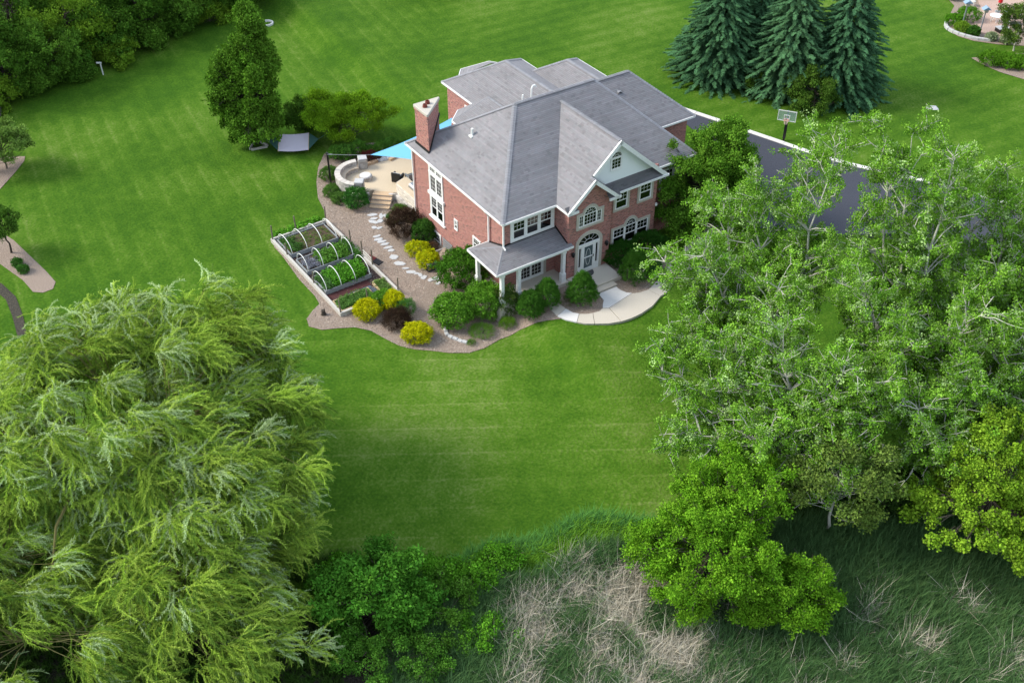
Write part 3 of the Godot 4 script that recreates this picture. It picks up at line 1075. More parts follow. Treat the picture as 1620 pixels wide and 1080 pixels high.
	gutter(h, p0, p1); gutter(h, p2, p0); gutter(h, p3, p2)
	bx(h, "flashing", Vector3(-4.7, 3.98, -1.6), Vector3(0.0, 4.2, -1.54), M.flash)
	bar(h, "flashing", Vector3(-0.03, 4.26, -1.6), Vector3(-0.03, 3.6, 0.0), 0.06, 0.24, M.flash)
	bar(h, "flashing", Vector3(-4.64, 4.24, -1.6), Vector3(-4.64, 3.5, -3.6), 0.08, 0.22, M.flash)
	window(h, Vector3(-2.2, 0.32, -1.6), 0, 2.3, 2.3, [0.85, 0.85], 0.14, M.white, 0.0, false, "sliding glass door onto the porch")
	bx(h, "door_surround", Vector3(-1.04, 0.31, -1.6), Vector3(-0.82, 2.62, -1.53), M.lime)
	make_front_door(h)
	for e in [[0.42, 2.25], [3.55, 2.15]]:
		var ln := node("wall_lantern", h, Transform3D(Basis.IDENTITY, Vector3(e[0], e[1], 0.0)))
		bx(ln, "bracket", Vector3(-0.05, 0.0, 0.0), Vector3(0.05, 0.3, 0.08), M.black)
		var lm := MB.new()
		lm.lathe([Vector2(0.02, 0.42), Vector2(0.14, 0.3), Vector2(0.12, 0.28), Vector2(0.09, 0.0), Vector2(0.03, -0.06), Vector2(0.0, -0.08)], Vector3(0, 0, 0.18), 8)
		build(lm, "lamp_body", M.black, ln)
	# downspouts
	for e in [[Vector3(-4.72, 6.3, -14.6), Vector3(-4.72, -1.0, -14.6)], [Vector3(-4.72, 5.9, -3.4), Vector3(-4.72, 3.55, -3.4)], [Vector3(-4.7, 6.3, -1.45), Vector3(-4.7, 4.15, -1.45)]]:
		var ds := MB.new()
		ds.box(Vector3(e[0].x - 0.05, e[1].y, e[0].z - 0.05), Vector3(e[0].x + 0.05, e[0].y, e[0].z + 0.05))
		build(ds, "downspout", M.white, h)
	bar(h, "downspout", Vector3(-5.0, 6.3, -3.4), Vector3(-4.7, 5.85, -3.4), 0.1, 0.1, M.white)
	bar(h, "downspout", Vector3(-4.7, 4.2, -1.42), Vector3(-4.75, 4.12, -1.1), 0.1, 0.08, M.white)
	# chimney with a three-cornered plan
	var ch := node("chimney", h)
	var tri := PackedVector2Array([Vector2(-4.55, -12.05), Vector2(-4.55, -14.0), Vector2(-2.45, -14.0)])
	var cm := MB.new()
	cm.prism(tri, 5.5, 9.85)
	build(cm, "chimney_stack", M.brick, ch)
	var cc := MB.new()
	cc.prism(Geometry2D.offset_polygon(tri, 0.06)[0], 9.7, 9.86, 0.0)
	build(cc, "brick_corbel", M.brick, ch)
	var cap := MB.new()
	cap.prism(Geometry2D.offset_polygon(tri, 0.09)[0], 9.86, 10.06, 0.03)
	build(cap, "cap", M.lime, ch)
	for p in [Vector2(-4.1, -13.15), Vector2(-3.65, -13.55)]:
		var fm := MB.new()
		fm.lathe([Vector2(0.2, 10.06), Vector2(0.16, 10.3), Vector2(0.11, 10.3), Vector2(0.11, 10.1)], Vector3(p.x, 0, p.y), 10)
		fm.lathe([Vector2(0.0, 10.12), Vector2(0.11, 10.12)], Vector3(p.x, 0, p.y), 10)
		build(fm, "flue_pot", mat(Color(0.42, 0.2, 0.17), 0.9), ch)
	bar(ch, "flashing", Vector3(-4.6, 6.95, -12.0), Vector3(-4.6, 6.95, -14.1), 0.06, 0.2, M.flash)
	bar(ch, "flashing", Vector3(-4.55, 6.95, -11.98), Vector3(-2.42, 8.75, -13.98), 0.06, 0.2, M.flash)
	# vents on the roof
	for p in [Vector3(-2.2, 8.76, -9.5)]:
		var vm := MB.new()
		vm.tube([p, p + Vector3(0, 0.55, 0)], [0.1, 0.1], 10)
		vm.box(p + Vector3(-0.2, -0.12, -0.2), p + Vector3(0.2, 0.0, 0.2), Transform3D.IDENTITY)
		build(vm, "vent_pipe", M.pvc, h)
	for e in [[2.2, 0.55, false], [3.0, 0.85, true]]:
		var p := Vector3(e[0], 10.4, -9.25)
		var vm := MB.new()
		if e[2]:
			vm.tube([p, p + Vector3(0, e[1], 0), p + Vector3(0.1, e[1] + 0.18, 0), p + Vector3(0.28, e[1] + 0.2, 0), p + Vector3(0.38, e[1] + 0.02, 0)], [0.07, 0.07, 0.07, 0.07, 0.07], 8)
		else:
			vm.tube([p, p + Vector3(0, e[1], 0)], [0.07, 0.07], 8)
		build(vm, "vent_pipe", M.pvc, h)
	# right end: siding panel, dark window and flood light
	window(h, Vector3(10.6, 3.9, -1.6), 0, 1.5, 1.8, [0.95], 0.16, M.white)
	bx(h, "siding_panel", Vector3(11.5, 3.2, -1.6), Vector3(12.3, 6.2, -1.52), M.siding)
	var fl2 := MB.new()
	fl2.lathe([Vector2(0, -0.16), Vector2(0.1, -0.12), Vector2(0.15, 0), Vector2(0.1, 0.12), Vector2(0, 0.16)], Vector3(8.72, 3.6, -0.5), 10)
	build(fl2, "security_light", M.white, h)
	make_window_well(h)

func make_front_door(h: Node) -> void:
	var n := node("front_door", h, Transform3D(Basis.IDENTITY, Vector3(1.93, 0.35, 0)))
	var s := MB.new()
	s.box(Vector3(-1.25, 0, 0), Vector3(-1.0, 2.55, 0.09))
	s.box(Vector3(1.0, 0, 0), Vector3(1.25, 2.55, 0.09))
	arc(s, Vector3(0, 2.55, 0), 1.0, 0.82, 0.25, 0.09)
	build(s, "surround", M.lime, n)
	var f := MB.new()
	f.box(Vector3(-1.0, 0, 0), Vector3(1.0, 0.09, 0.06))
	f.box(Vector3(-1.0, 2.42, 0), Vector3(1.0, 2.6, 0.075))
	for x in [-1.0, -0.66, 0.5, 0.92]:
		f.box(Vector3(x, 0.09, 0), Vector3(x + (0.08 if absf(x) > 0.9 else 0.16), 2.42, 0.065))
	for x in [-0.92, 0.66]:
		f.box(Vector3(x, 0.09, 0), Vector3(x + 0.26, 0.6, 0.04))
		f.box(Vector3(x, 2.28, 0), Vector3(x + 0.26, 2.42, 0.04))
	fan(n, f, Vector3(0, 2.6, 0), 1.0, 0.78)
	build(f, "frame", M.white, n)
	for x in [-0.86, 0.70]:
		bx(n, "pane", Vector3(x, 0.6, 0), Vector3(x + 0.14, 2.28, 0.03), M.glass)
		bx(n, "sidelight_frame", Vector3(x - 0.06, 0.6, 0), Vector3(x + 0.2, 2.28, 0.018), M.white)
	var d := MB.new()
	d.box(Vector3(-0.5, 0.1, 0), Vector3(-0.4, 2.4, 0.07))
	d.box(Vector3(0.4, 0.1, 0), Vector3(0.5, 2.4, 0.07))
	d.box(Vector3(-0.4, 0.1, 0), Vector3(0.4, 0.32, 0.07))
	d.box(Vector3(-0.4, 2.28, 0), Vector3(0.4, 2.4, 0.07))
	d.box(Vector3(-0.4, 1.27, 0), Vector3(0.4, 1.33, 0.072))
	build(d, "storm_door", M.white, n)
	bx(n, "pane", Vector3(-0.4, 0.32, 0), Vector3(0.4, 2.28, 0.03), M.door_glass)
	var ov := MB.new()
	arc(ov, Vector3(0, 1.3, 0), 0.2, 0.72, 0.03, 0.036, 0.0, TAU)
	build(ov, "oval_light", M.white, n)
	bx(n, "handle", Vector3(0.42, 1.2, 0.07), Vector3(0.47, 1.4, 0.12), M.black)

func make_window_well(h: Node) -> void:
	var n := node("window_well", h)
	bx(n, "timber_edge", Vector3(-6.3, -2.0, -10.35), Vector3(-4.6, -0.98, -10.2), M.timber)
	bx(n, "timber_edge", Vector3(-6.42, -2.0, -10.35), Vector3(-6.3, -1.05, -8.9), M.timber_dark)
	bx(n, "timber_edge", Vector3(-6.42, -2.0, -8.9), Vector3(-4.6, -1.0, -8.75), M.timber_dark)
	for i in 8:
		bx(n, "lattice_slat", Vector3(-4.7, -1.1 + 0.0, -10.3 + i * 0.19), Vector3(-4.66, 0.05, -10.24 + i * 0.19), M.timber_dark)
	for i in 5:
		bx(n, "lattice_slat", Vector3(-4.74, -0.95 + i * 0.22, -10.35), Vector3(-4.7, -0.89 + i * 0.22, -8.85), M.timber_dark)

# ---------------------------------------------------------------- patio and walks
func stone_course(mb: MB, a: Vector3, b: Vector3, y0: float, y1: float, depth: float, course: float, lo: Color, hi: Color) -> void:
	# wall of separate blocks along a straight run (a and b at its outer face; body lies to the left of a->b)
	var d := b - a
	d.y = 0
	var ln := d.length()
	d /= ln
	var side := Vector3.UP.cross(d)
	var y := y0
	while y < y1 - 0.02:
		var s := -rnd(0.0, 0.2)
		while s < ln - 0.01:
			var w := rnd(0.22, 0.5)
			var s0 := maxf(s, 0.0)
			var s1 := minf(s + w, ln)
			if s1 - s0 > 0.04:
				mb.col = lo.lerp(hi, rnd()) * rnd(0.9, 1.1)
				var out := rnd(0.0, 0.025)
				mb.box(Vector3(s0 + 0.006, y + 0.006, -out), Vector3(s1 - 0.006, minf(y + course, y1) - 0.006, depth), Transform3D(Basis(d, Vector3.UP, side), Vector3(a.x, 0, a.z)))
			s += w
		y += course

func make_patio() -> void:
	var P := -0.5
	var lo := Color(0.30, 0.28, 0.26)
	var hi := Color(0.50, 0.48, 0.45)
	# floor
	var fl := MB.new()
	var poly := PackedVector2Array([Vector2(-4.0, -14.95), Vector2(3.15, -14.95), Vector2(3.15, -22.6), Vector2(1.5, -24.0), Vector2(-3.0, -24.4), Vector2(-4.4, -24.4)])
	for i in 13:
		var a := deg_to_rad(-56.0 - 217.0 * i / 12.0)
		poly.append(Vector2(-5.69 + 2.0 * cos(a), -22.52 + 2.0 * sin(a)))
	poly.append_array(PackedVector2Array([Vector2(-5.5, -20.2), Vector2(-4.1, -19.0)]))
	fl.prism(poly, -1.9, P, 0.0, house_xf)
	struct(fl, "patio", M.patio)
	var c := Vector3(-13.11, 0, -80.52)
	var sw := thing("curved_seat_wall", "curved grey stone seat wall with two capped piers around the fire pit", "seat wall", Vector3(c.x, P, c.z))
	var body := MB.new()
	var a0 := deg_to_rad(108)
	var a1 := deg_to_rad(262)
	var n := 26
	for i in n:
		for k in 7:
			var t0 := lerpf(a0, a1, (i + (0.5 if k % 2 else 0.0)) / n)
			var t1 := minf(lerpf(a0, a1, (i + 1.0 + (0.5 if k % 2 else 0.0)) / n), a1)
			body.col = lo.lerp(hi, rnd()) * rnd(0.95, 1.15)
			ring_block(body, t0 + 0.004, t1 - 0.004, 1.8, 2.2 + rnd(0.0, 0.02), -0.75 + k * 0.22, -0.54 + k * 0.22)
	build(body, "wall_blocks", M.stone, sw)
	var seat := MB.new()
	for i in n:
		for k in 2:
			seat.col = lo.lerp(hi, rnd()) * rnd(0.85, 1.0)
			ring_block(seat, lerpf(a0, a1, i / float(n)) + 0.004, lerpf(a0, a1, (i + 1.0) / n) - 0.004, 1.42 + rnd(0.0, 0.015), 1.8, k * 0.19, k * 0.19 + 0.185)
	build(seat, "seat_blocks", M.stone, sw)
	for i in 12:
		var t0 := lerpf(a0, a1, i / 12.0)
		var t1 := lerpf(a0, a1, (i + 1.0) / 12.0)
		var cs := MB.new()
		cs.col = Color(0.50, 0.42, 0.32) * rnd(0.92, 1.08)
		ring_block(cs, t0 + 0.006, t1 - 0.006, 1.36, 1.8, 0.38, 0.45, 5)
		build(cs, "seat_slab", M.stone, sw)
		var ct := MB.new()
		ct.col = Color(0.50, 0.47, 0.43) * rnd(0.92, 1.08)
		ring_block(ct, t0 + 0.006, t1 - 0.006, 1.76, 2.25, 0.79, 0.86, 5)
		build(ct, "coping_slab", M.stone, sw)
	for e in [[Vector3(-13.2, 0, -82.72), 0.25], [Vector3(-13.05, 0, -78.78), -0.05]]:
		var p := node("pier", sw, Transform3D(Basis(Vector3.UP, e[1]), e[0] - c))
		var pm := MB.new()
		for s in 4:
			var q := Basis(Vector3.UP, s * PI * 0.5)
			var pa := q * Vector3(-0.3, 0, 0.3)
			var pb := q * Vector3(0.3, 0, 0.3)
			stone_course(pm, pb, pa, -0.7, 0.93, 0.1, 0.16, lo, hi)
		build(pm, "pier_blocks", M.stone, p)
		var pc := MB.new()
		pc.slab(Vector3(-0.38, 0.93, -0.38), Vector3(0.38, 1.02, 0.38), 0.02)
		build(pc, "pier_cap", M.flag, p)
	# fire pit
	var fp := thing("fire_pit", "round stone fire pit with a white cover", "fire pit", Vector3(-12.75, P, -80.72))
	var fm := MB.new()
	for k in 2:
		for i in 12:
			fm.col = lo.lerp(hi, rnd())
			ring_block(fm, TAU * (i + 0.5 * k) / 12.0 + 0.015, TAU * (i + 1.0 + 0.5 * k) / 12.0 - 0.015, 0.35, 0.58, k * 0.17, k * 0.17 + 0.165)
	build(fm, "ring_blocks", M.stone, fp)
	var fc := MB.new()
	fc.lathe([Vector2(0.5, 0.345), Vector2(0.5, 0.40), Vector2(0.44, 0.44), Vector2(0.0, 0.46)], Vector3.ZERO, 24)
	build(fc, "cover", M.conc_new, fp)
	# steps down to the path
	var st := thing("patio_steps", "tan stone slab steps down from the patio", "steps", hp(-5.14, 0, -19.6), YAW - 0.74)
	for i in 4:
		var bodyb := MB.new()
		bodyb.box(Vector3(-0.87, -1.3, -0.3), Vector3(0.87, -0.56 - 0.165 * i, 0.09 + 0.42 * (i + 0.45)))
		var y1 := -0.5 - 0.165 * i
		var t2 := MB.new()
		t2.slab(Vector3(-0.87, y1 - 0.06, -0.3 + (0.42 * (i - 0.6) if i else 0.0)), Vector3(0.87, y1, 0.12 + 0.42 * (i + 0.45)), 0.012)
		build(bodyb, "riser", M.flag, st)
		build(t2, "tread", M.tread, st)
	# retaining walls
	var rw := thing("patio_retaining_wall", "grey stone block retaining wall below the outdoor kitchen", "retaining wall", HOUSE, YAW)
	var rm := MB.new()
	stone_course(rm, Vector3(-4.15, 0, -15.0), Vector3(-4.15, 0, -18.9), -1.6, -0.5, 0.25, 0.17, lo, hi)
	stone_course(rm, Vector3(-4.15, 0, -18.9), Vector3(-4.75, 0, -19.3), -1.6, -0.46, 0.25, 0.17, lo, hi)
	build(rm, "wall_blocks", M.stone, rw)
	rm = MB.new()
	stone_course(rm, Vector3(-6.05, 0, -20.35), Vector3(-6.6, 0, -20.7), -1.6, -0.46, 0.25, 0.17, lo, hi)
	build(rm, "wall_blocks", M.stone, rw)
	# outdoor kitchen
	var kt := thing("outdoor_kitchen", "cream ledge stone outdoor kitchen counter with built in grill", "kitchen counter", HOUSE, YAW)
	var km := MB.new()
	var k0 := Color(0.50, 0.45, 0.38)
	var k1 := Color(0.72, 0.68, 0.60)
	stone_course(km, Vector3(-3.95, 0, -15.2), Vector3(-3.95, 0, -19.0), -0.5, 0.4, 0.2, 0.11, k0, k1)
	stone_course(km, Vector3(-3.95, 0, -19.0), Vector3(-3.0, 0, -19.35), -0.5, 0.4, 0.2, 0.11, k0, k1)
	stone_course(km, Vector3(-3.0, 0, -19.35), Vector3(-3.0, 0, -15.2), -0.5, 0.4, 0.2, 0.11, k0, k1)
	build(km, "counter_blocks", M.stone, kt)
	var kc := MB.new()
	kc.prism(PackedVector2Array([Vector2(-4.05, -15.1), Vector2(-4.05, -19.05), Vector2(-2.9, -19.45), Vector2(-2.9, -15.1)]), 0.4, 0.47, 0.015)
	build(kc, "counter_top", M.patio, kt)
	var gr := node("grill", kt)
	var gm := MB.new()
	gm.box(Vector3(-3.55, 0.47, -17.9), Vector3(-2.95, 0.52, -16.9))
	build(gm, "cooking_deck", M.black, gr)
	var gh := MB.new()
	for i in 6:
		var t0 := PI * i / 6.0
		var t1 := PI * (i + 1) / 6.0
		gh.quad(Vector3(-3.25 - 0.3 * cos(t0), 0.52 + 0.28 * sin(t0), -17.9), Vector3(-3.25 - 0.3 * cos(t1), 0.52 + 0.28 * sin(t1), -17.9), Vector3(-3.25 - 0.3 * cos(t1), 0.52 + 0.28 * sin(t1), -16.9), Vector3(-3.25 - 0.3 * cos(t0), 0.52 + 0.28 * sin(t0), -16.9))
	build(gh, "hood", M.steel, gr)
	# lounge furniture
	var chr := thing("wicker_armchair", "black wicker patio armchair with pale grey cushions", "armchair", hp(-3.1, P, -20.7), YAW + 2.2)
	bx(chr, "seat_base", Vector3(-0.4, 0.05, -0.4), Vector3(0.4, 0.36, 0.4), M.black)
	bx(chr, "backrest", Vector3(-0.4, 0.36, -0.4), Vector3(0.4, 0.9, -0.27), M.black)
	for s in [-1, 1]:
		bx(chr, "armrest", Vector3(s * 0.4 - 0.07, 0.36, -0.27), Vector3(s * 0.4 + 0.07, 0.64, 0.4), M.black)
		for z in [-0.35, 0.35]: bx(chr, "leg", Vector3(s * 0.35 - 0.03, 0, z - 0.03), Vector3(s * 0.35 + 0.03, 0.06, z + 0.03), M.black)
	var cu := MB.new()
	cu.slab(Vector3(-0.31, 0.36, -0.26), Vector3(0.31, 0.48, 0.38), 0.03)
	build(cu, "seat_cushion", M.gray, chr)
	cu = MB.new()
	cu.slab(Vector3(-0.3, 0.48, -0.26), Vector3(0.3, 0.88, -0.14), 0.03)
	build(cu, "back_cushion", M.conc_new, chr)
	var sofa := thing("wicker_sofa", "dark grey wicker sofa beside the outdoor kitchen", "sofa", hp(-1.75, P, -20.1), YAW)
	bx(sofa, "seat_base", Vector3(-0.75, 0.03, -0.4), Vector3(0.95, 0.36, 0.4), M.black)
	bx(sofa, "backrest", Vector3(-0.75, 0.36, 0.26), Vector3(0.95, 0.82, 0.4), M.gray)
	for x in [-0.75, 0.83]: bx(sofa, "armrest", Vector3(x, 0.36, -0.4), Vector3(x + 0.12, 0.62, 0.26), M.gray)
	cu = MB.new()
	cu.slab(Vector3(-0.6, 0.36, -0.38), Vector3(0.8, 0.48, 0.25), 0.03)
	build(cu, "seat_cushion", M.black, sofa)
	# border stones at the back of the patio
	for e in [[-3.6, -24.55, 1.1, 0.05, "long tan stone bench slab beside the far pier"], [-1.7, -24.2, 0.75, 0.25, "short tan stone slab at the back edge of the patio"]]:
		var bs := MB.new()
		bs.slab(Vector3(-e[2] * 0.5, 0, -0.17), Vector3(e[2] * 0.5, 0.2, 0.17), 0.02)
		var bo := build(bs, "stone_slab", M.tread)
		bo.position = hp(e[0], P, e[1])
		bo.rotation.y = YAW + e[3]
		tag(bo, e[4], "stone slab", "stone slabs at the back of the patio")
	for i in 5:
		var rk := rock(0.22 + 0.05 * (i % 3), 70 + i)
		var ro := inst(rk, "boulder", M.flag)
		ro.position = hp(-2.9 + i * 0.28, P + 0.05, -24.6 + 0.1 * (i % 2))
		ro.rotation.y = i * 1.3
		tag(ro, "small grey boulder in the row behind the patio", "boulder", "boulders behind the patio")
	# shade sail, its post and line
	var post := thing("sail_post", "tall dark post beside the curved seat wall", "post", gp(-15.88, -80.9))
	bx(post, "shaft", Vector3(-0.07, -0.1, -0.07), Vector3(0.07, 3.05, 0.07), M.black)
	bx(post, "cap", Vector3(-0.09, 3.05, -0.09), Vector3(0.09, 3.1, 0.09), M.black)
	var pt := Vector3(-15.88, 1.85, -80.85)
	var A := Vector3(-12.15, 1.95, -80.6)
	var B := hp(2.9, 3.6, -21.2)
	var C := hp(-0.6, 2.9, -14.95)
	var sail := thing("shade_sail", "light blue triangular shade sail stretched over the patio", "shade sail")
	var sm := MB.new()
	var N := 14
	var grid: Array = []
	for i in N + 1:
		var row: Array = []
		for j in N + 1 - i:
			var u := i / float(N)
			var v := j / float(N)
			var w := 1.0 - u - v
			var ctr := (A + B + C) / 3.0
			var p := A * w + B * u + C * v
			var edge := u * v + v * w + u * w
			var pull := 0.0
			if i == 0: pull = v * w
			elif j == 0: pull = u * w
			elif i + j == N: pull = u * v
			else: pull = minf(minf(u * v, v * w), u * w) * 0.5 + 0.0
			row.append(p.lerp(ctr, pull * 0.45) + Vector3(0, -0.25 * edge, 0))
		grid.append(row)
	for i in N:
		for j in N - i:
			sm.tri(grid[i][j], grid[i + 1][j], grid[i][j + 1])
			if j < N - i - 1: sm.tri(grid[i + 1][j], grid[i + 1][j + 1], grid[i][j + 1])
	build(sm, "canopy", M.blue, sail)
	var rp := MB.new()
	rp.tube([pt, pt.lerp(A, 0.5) + Vector3(0, -0.04, 0), A], [0.02, 0.02, 0.02], 5)
	rp.tube([pt, pt.lerp(A, 0.12)], [0.045, 0.045], 6)
	build(rp, "tension_line", M.gray, sail)

func ring_block(mb: MB, t0: float, t1: float, r0: float, r1: float, y0: float, y1: float, seg := 2) -> void:
	for i in seg:
		var a := lerpf(t0, t1, i / float(seg))
		var b := lerpf(t0, t1, (i + 1.0) / seg)
		var d0 := Vector3(cos(a), 0, -sin(a))
		var d1 := Vector3(cos(b), 0, -sin(b))
		var u0 := Vector3(0, y0, 0)
		var u1 := Vector3(0, y1, 0)
		mb.quad(d0 * r0 + u1, d1 * r0 + u1, d1 * r1 + u1, d0 * r1 + u1)
		mb.quad(d0 * r1 + u0, d1 * r1 + u0, d1 * r1 + u1, d0 * r1 + u1)
		mb.quad(d0 * r0 + u0, d1 * r0 + u0, d1 * r0 + u1, d0 * r0 + u1)
		if i == 0: mb.quad(d0 * r0 + u0, d0 * r1 + u0, d0 * r1 + u1, d0 * r0 + u1)
		if i == seg - 1: mb.quad(d1 * r0 + u0, d1 * r1 + u0, d1 * r1 + u1, d1 * r0 + u1)

func rock(size: float, seed_: int) -> ArrayMesh:
	var r := RandomNumberGenerator.new()
	r.seed = seed_
	var mb := MB.new()
	var rings: Array = []
	for j in 5:
		var ring: Array = []
		var ph := PI * j / 4.0
		for i in 8:
			var a := TAU * i / 8.0
			var k := size * r.randf_range(0.75, 1.15)
			ring.append(Vector3(sin(ph) * cos(a) * k, cos(ph) * k * 0.7, sin(ph) * sin(a) * k))
		rings.append(ring)
	for j in 4:
		for i in 8:
			mb.quad(rings[j][i], rings[j][(i + 1) % 8], rings[j + 1][(i + 1) % 8], rings[j + 1][i])
	return mb.mesh()

func flagstone(size: Vector2, seed_: int) -> ArrayMesh:
	var r := RandomNumberGenerator.new()
	r.seed = seed_
	var poly := PackedVector2Array()
	var n := 6 + seed_ % 3
	for i in n:
		var a := TAU * (i + r.randf_range(-0.25, 0.25)) / n
		poly.append(Vector2(cos(a) * size.x, sin(a) * size.y) * 0.5 * r.randf_range(0.82, 1.12))
	var mb := MB.new()
	mb.prism(poly, -0.05, 0.06, 0.012)
	return mb.mesh()

func make_walks() -> void:
	# front walk: concrete slabs with open joints
	var walk := Node3D.new()
	walk.name = "front_walk"
	add_child(walk)
	walk.transform = house_xf
	walk.set_meta("kind", "structure")
	var slabs := [
		[[-1.9, 0.4], [-1.22, 0.4], [-1.72, 1.2], [-2.6, 1.2]], [[-2.6, 1.23], [-1.74, 1.23], [-2.05, 2.0], [-2.0, 2.68], [-3.03, 3.02], [-2.95, 2.1]],
		[[-3.02, 3.05], [-1.99, 2.71], [-1.85, 3.3], [-1.55, 3.71], [-2.27, 4.4], [-2.75, 3.75]], [[-2.25, 4.43], [-1.53, 3.74], [-1.1, 4.05], [-0.67, 4.19], [-1.31, 5.26], [-1.85, 4.9]],
		[[-1.28, 5.28], [-0.64, 4.21], [-0.1, 4.3], [0.29, 4.15], [0.66, 4.41], [0.44, 6.1], [-0.45, 5.8]], [[1.06, 2.6], [2.71, 2.6], [2.73, 3.1], [2.9, 3.6], [3.21, 3.89], [0.69, 4.36], [0.31, 4.12], [0.55, 3.81], [0.95, 3.4]],
		[[0.72, 4.4], [3.2, 3.93], [3.7, 4.15], [4.47, 4.24], [4.73, 5.36], [3.5, 5.93], [2.21, 6.19], [1.3, 6.22], [0.48, 6.12]], [[4.5, 4.25], [5.18, 4.0], [5.71, 3.74], [7.0, 3.1], [7.36, 4.08], [6.4, 4.75], [5.4, 5.26], [4.76, 5.35]],
		[[7.03, 3.08], [8.6, 2.3], [8.95, 3.3], [7.39, 4.06]], [[8.63, 2.28], [10.4, 1.6], [10.7, 2.6], [8.98, 3.28]], [[10.43, 1.58], [12.4, 0.9], [12.7, 1.9], [10.73, 2.58]], [[12.43, 0.88], [14.6, 0.1], [14.9, 1.1], [12.73, 1.88]], [[14.63, 0.08], [17.2, -0.9], [17.5, 0.1], [14.93, 1.08]]]
	for i in slabs.size():
		var p := PackedVector2Array()
		for q in slabs[i]: p.append(Vector2(q[0], q[1]))
		var mb := MB.new()
		mb.prism(p, -0.3, 0.1, 0.008)
		build(mb, "slab", M.conc_new if i == 5 or i == 2 else M.conc, walk)
	var stoop := thing("front_stoop", "beige concrete landing and step at the front door", "stoop", HOUSE, YAW)
	var sm := MB.new()
	sm.prism(PackedVector2Array([Vector2(0.0, 0.02), Vector2(3.7, 0.02), Vector2(3.7, 2.0), Vector2(0.0, 2.0)]), -0.3, 0.35, 0.02)
	build(sm, "landing", M.conc, stoop)
	sm = MB.new()
	sm.slab(Vector3(0.9, -0.3, 2.0), Vector3(2.9, 0.2, 2.5), 0.015)
	build(sm, "step", M.conc, stoop)
	var mt := MB.new()
	var mp := PackedVector2Array()
	for i in 13:
		var a := PI * i / 12.0
		mp.append(Vector2(1.72 + 0.62 * cos(a), 0.12 + 0.62 * sin(a)))
	mt.prism(mp, 0.352, 0.372, 0.004, house_xf)
	var mm := tmat(30, Color(0.10, 0.10, 0.11), Color(0.42, 0.42, 0.42), 0.35, 1.0, 0.06)
	tag(build(mt, "door_mat", mm), "half round black and grey mat at the front door", "door mat")
	# stepping stones: x, z, length, width, turn
	var ss := [[-11.75, -75.9, 0.75, 0.4, 0.1], [-11.55, -75.35, 0.6, 0.35, 0.15], [-11.0, -75.75, 0.35, 0.7, 0.1], [-10.65, -75.85, 0.4, 0.4, 0.4], [-11.0, -75.0, 0.45, 0.5, 0.3], [-11.55, -74.85, 0.9, 0.4, -0.5], [-11.4, -74.0, 0.35, 0.45, 0.9], [-10.95, -73.95, 0.5, 0.3, 0.6], [-11.05, -72.7, 0.7, 0.3, 0.45], [-10.9, -72.25, 0.65, 0.35, 0.4], [-10.6, -71.95, 0.75, 0.35, 0.3], [-10.3, -71.6, 0.7, 0.35, 0.35], [-10.0, -71.1, 0.65, 0.32, 0.3], [-9.7, -70.7, 0.55, 0.35, 0.2], [-9.4, -69.75, 0.6, 0.7, 1.2], [-8.9, -68.9, 0.85, 0.5, -0.2], [-8.35, -68.25, 0.5, 0.22, 0.1], [-7.9, -67.75, 0.75, 0.42, -0.2], [-7.45, -67.55, 0.35, 0.25, 0.3], [-7.15, -67.35, 0.3, 0.45, 0.3], [-6.85, -67.05, 0.4, 0.55, -0.4], [-6.3, -66.75, 0.45, 0.4, 0.5], [-5.9, -66.9, 0.5, 0.45, 0.1], [-5.7, -66.3, 0.4, 0.35, 0.8]]
	for i in ss.size():
		var e: Array = ss[i]
		var o := inst(flagstone(Vector2(e[2], e[3]) * 1.2, 100 + i), "stepping_stone", M.flag)
		o.position = gp(e[0], e[1], 0.02)
		o.rotation.y = e[4]
		tag(o, "pale grey flagstone of the stepping stone path through the mulch", "stepping stone", "stepping stones of the garden path")
	# small dry stone edge round the hydrangeas
	var edge := [[-4.75, -61.3], [-4.85, -60.9], [-4.85, -60.5], [-4.75, -60.1], [-4.45, -59.75], [-4.1, -59.5], [-3.75, -59.3], [-3.4, -59.15]]
	for i in edge.size():
		var nx: Array = edge[mini(i + 1, edge.size() - 1)]
		var pv: Array = edge[maxi(i - 1, 0)]
		var mb := MB.new()
		mb.slab(Vector3(-0.19, -0.1, -0.13), Vector3(0.19, 0.16 + 0.02 * (i % 3), 0.13), 0.025)
		var o := build(mb, "edging_stone", M.flag)
		o.position = gp(edge[i][0], edge[i][1])
		o.rotation.y = -atan2(nx[1] - pv[1], nx[0] - pv[0]) + 0.1 * (i % 3 - 1)
		tag(o, "pale block in the low curved stone edging before the hydrangeas", "edging stone", "edging stones before the hydrangeas")
	# driveway with a pale concrete border
	var far := [[14.6, -93.6], [17.3, -91.6], [20.0, -89.5], [22.0, -87.8], [24.5, -85.8], [26.1, -84.5], [27.4, -83.5], [29.4, -82.2], [31.8, -80.9], [37.2, -78.4], [42.0, -75.0], [50.0, -70.0], [62.0, -63.0]]
	var near := [[62.0, -56.5], [50.0, -64.0], [42.0, -68.2], [36.0, -70.6], [30.5, -71.4], [26.9, -71.2], [24.4, -71.6], [19.0, -72.4], [15.5, -74.5], [20.0, -81.0]]
	var dp := PackedVector2Array()
	for q in far + near: dp.append(Vector2(q[0], q[1]))
	var dm := MB.new()
	dm.prism(dp, -0.9, 0.05)
	struct(dm, "driveway", M.asphalt)
	var curb := Node3D.new()
	curb.name = "driveway_border"
	add_child(curb)
	curb.set_meta("kind", "structure")
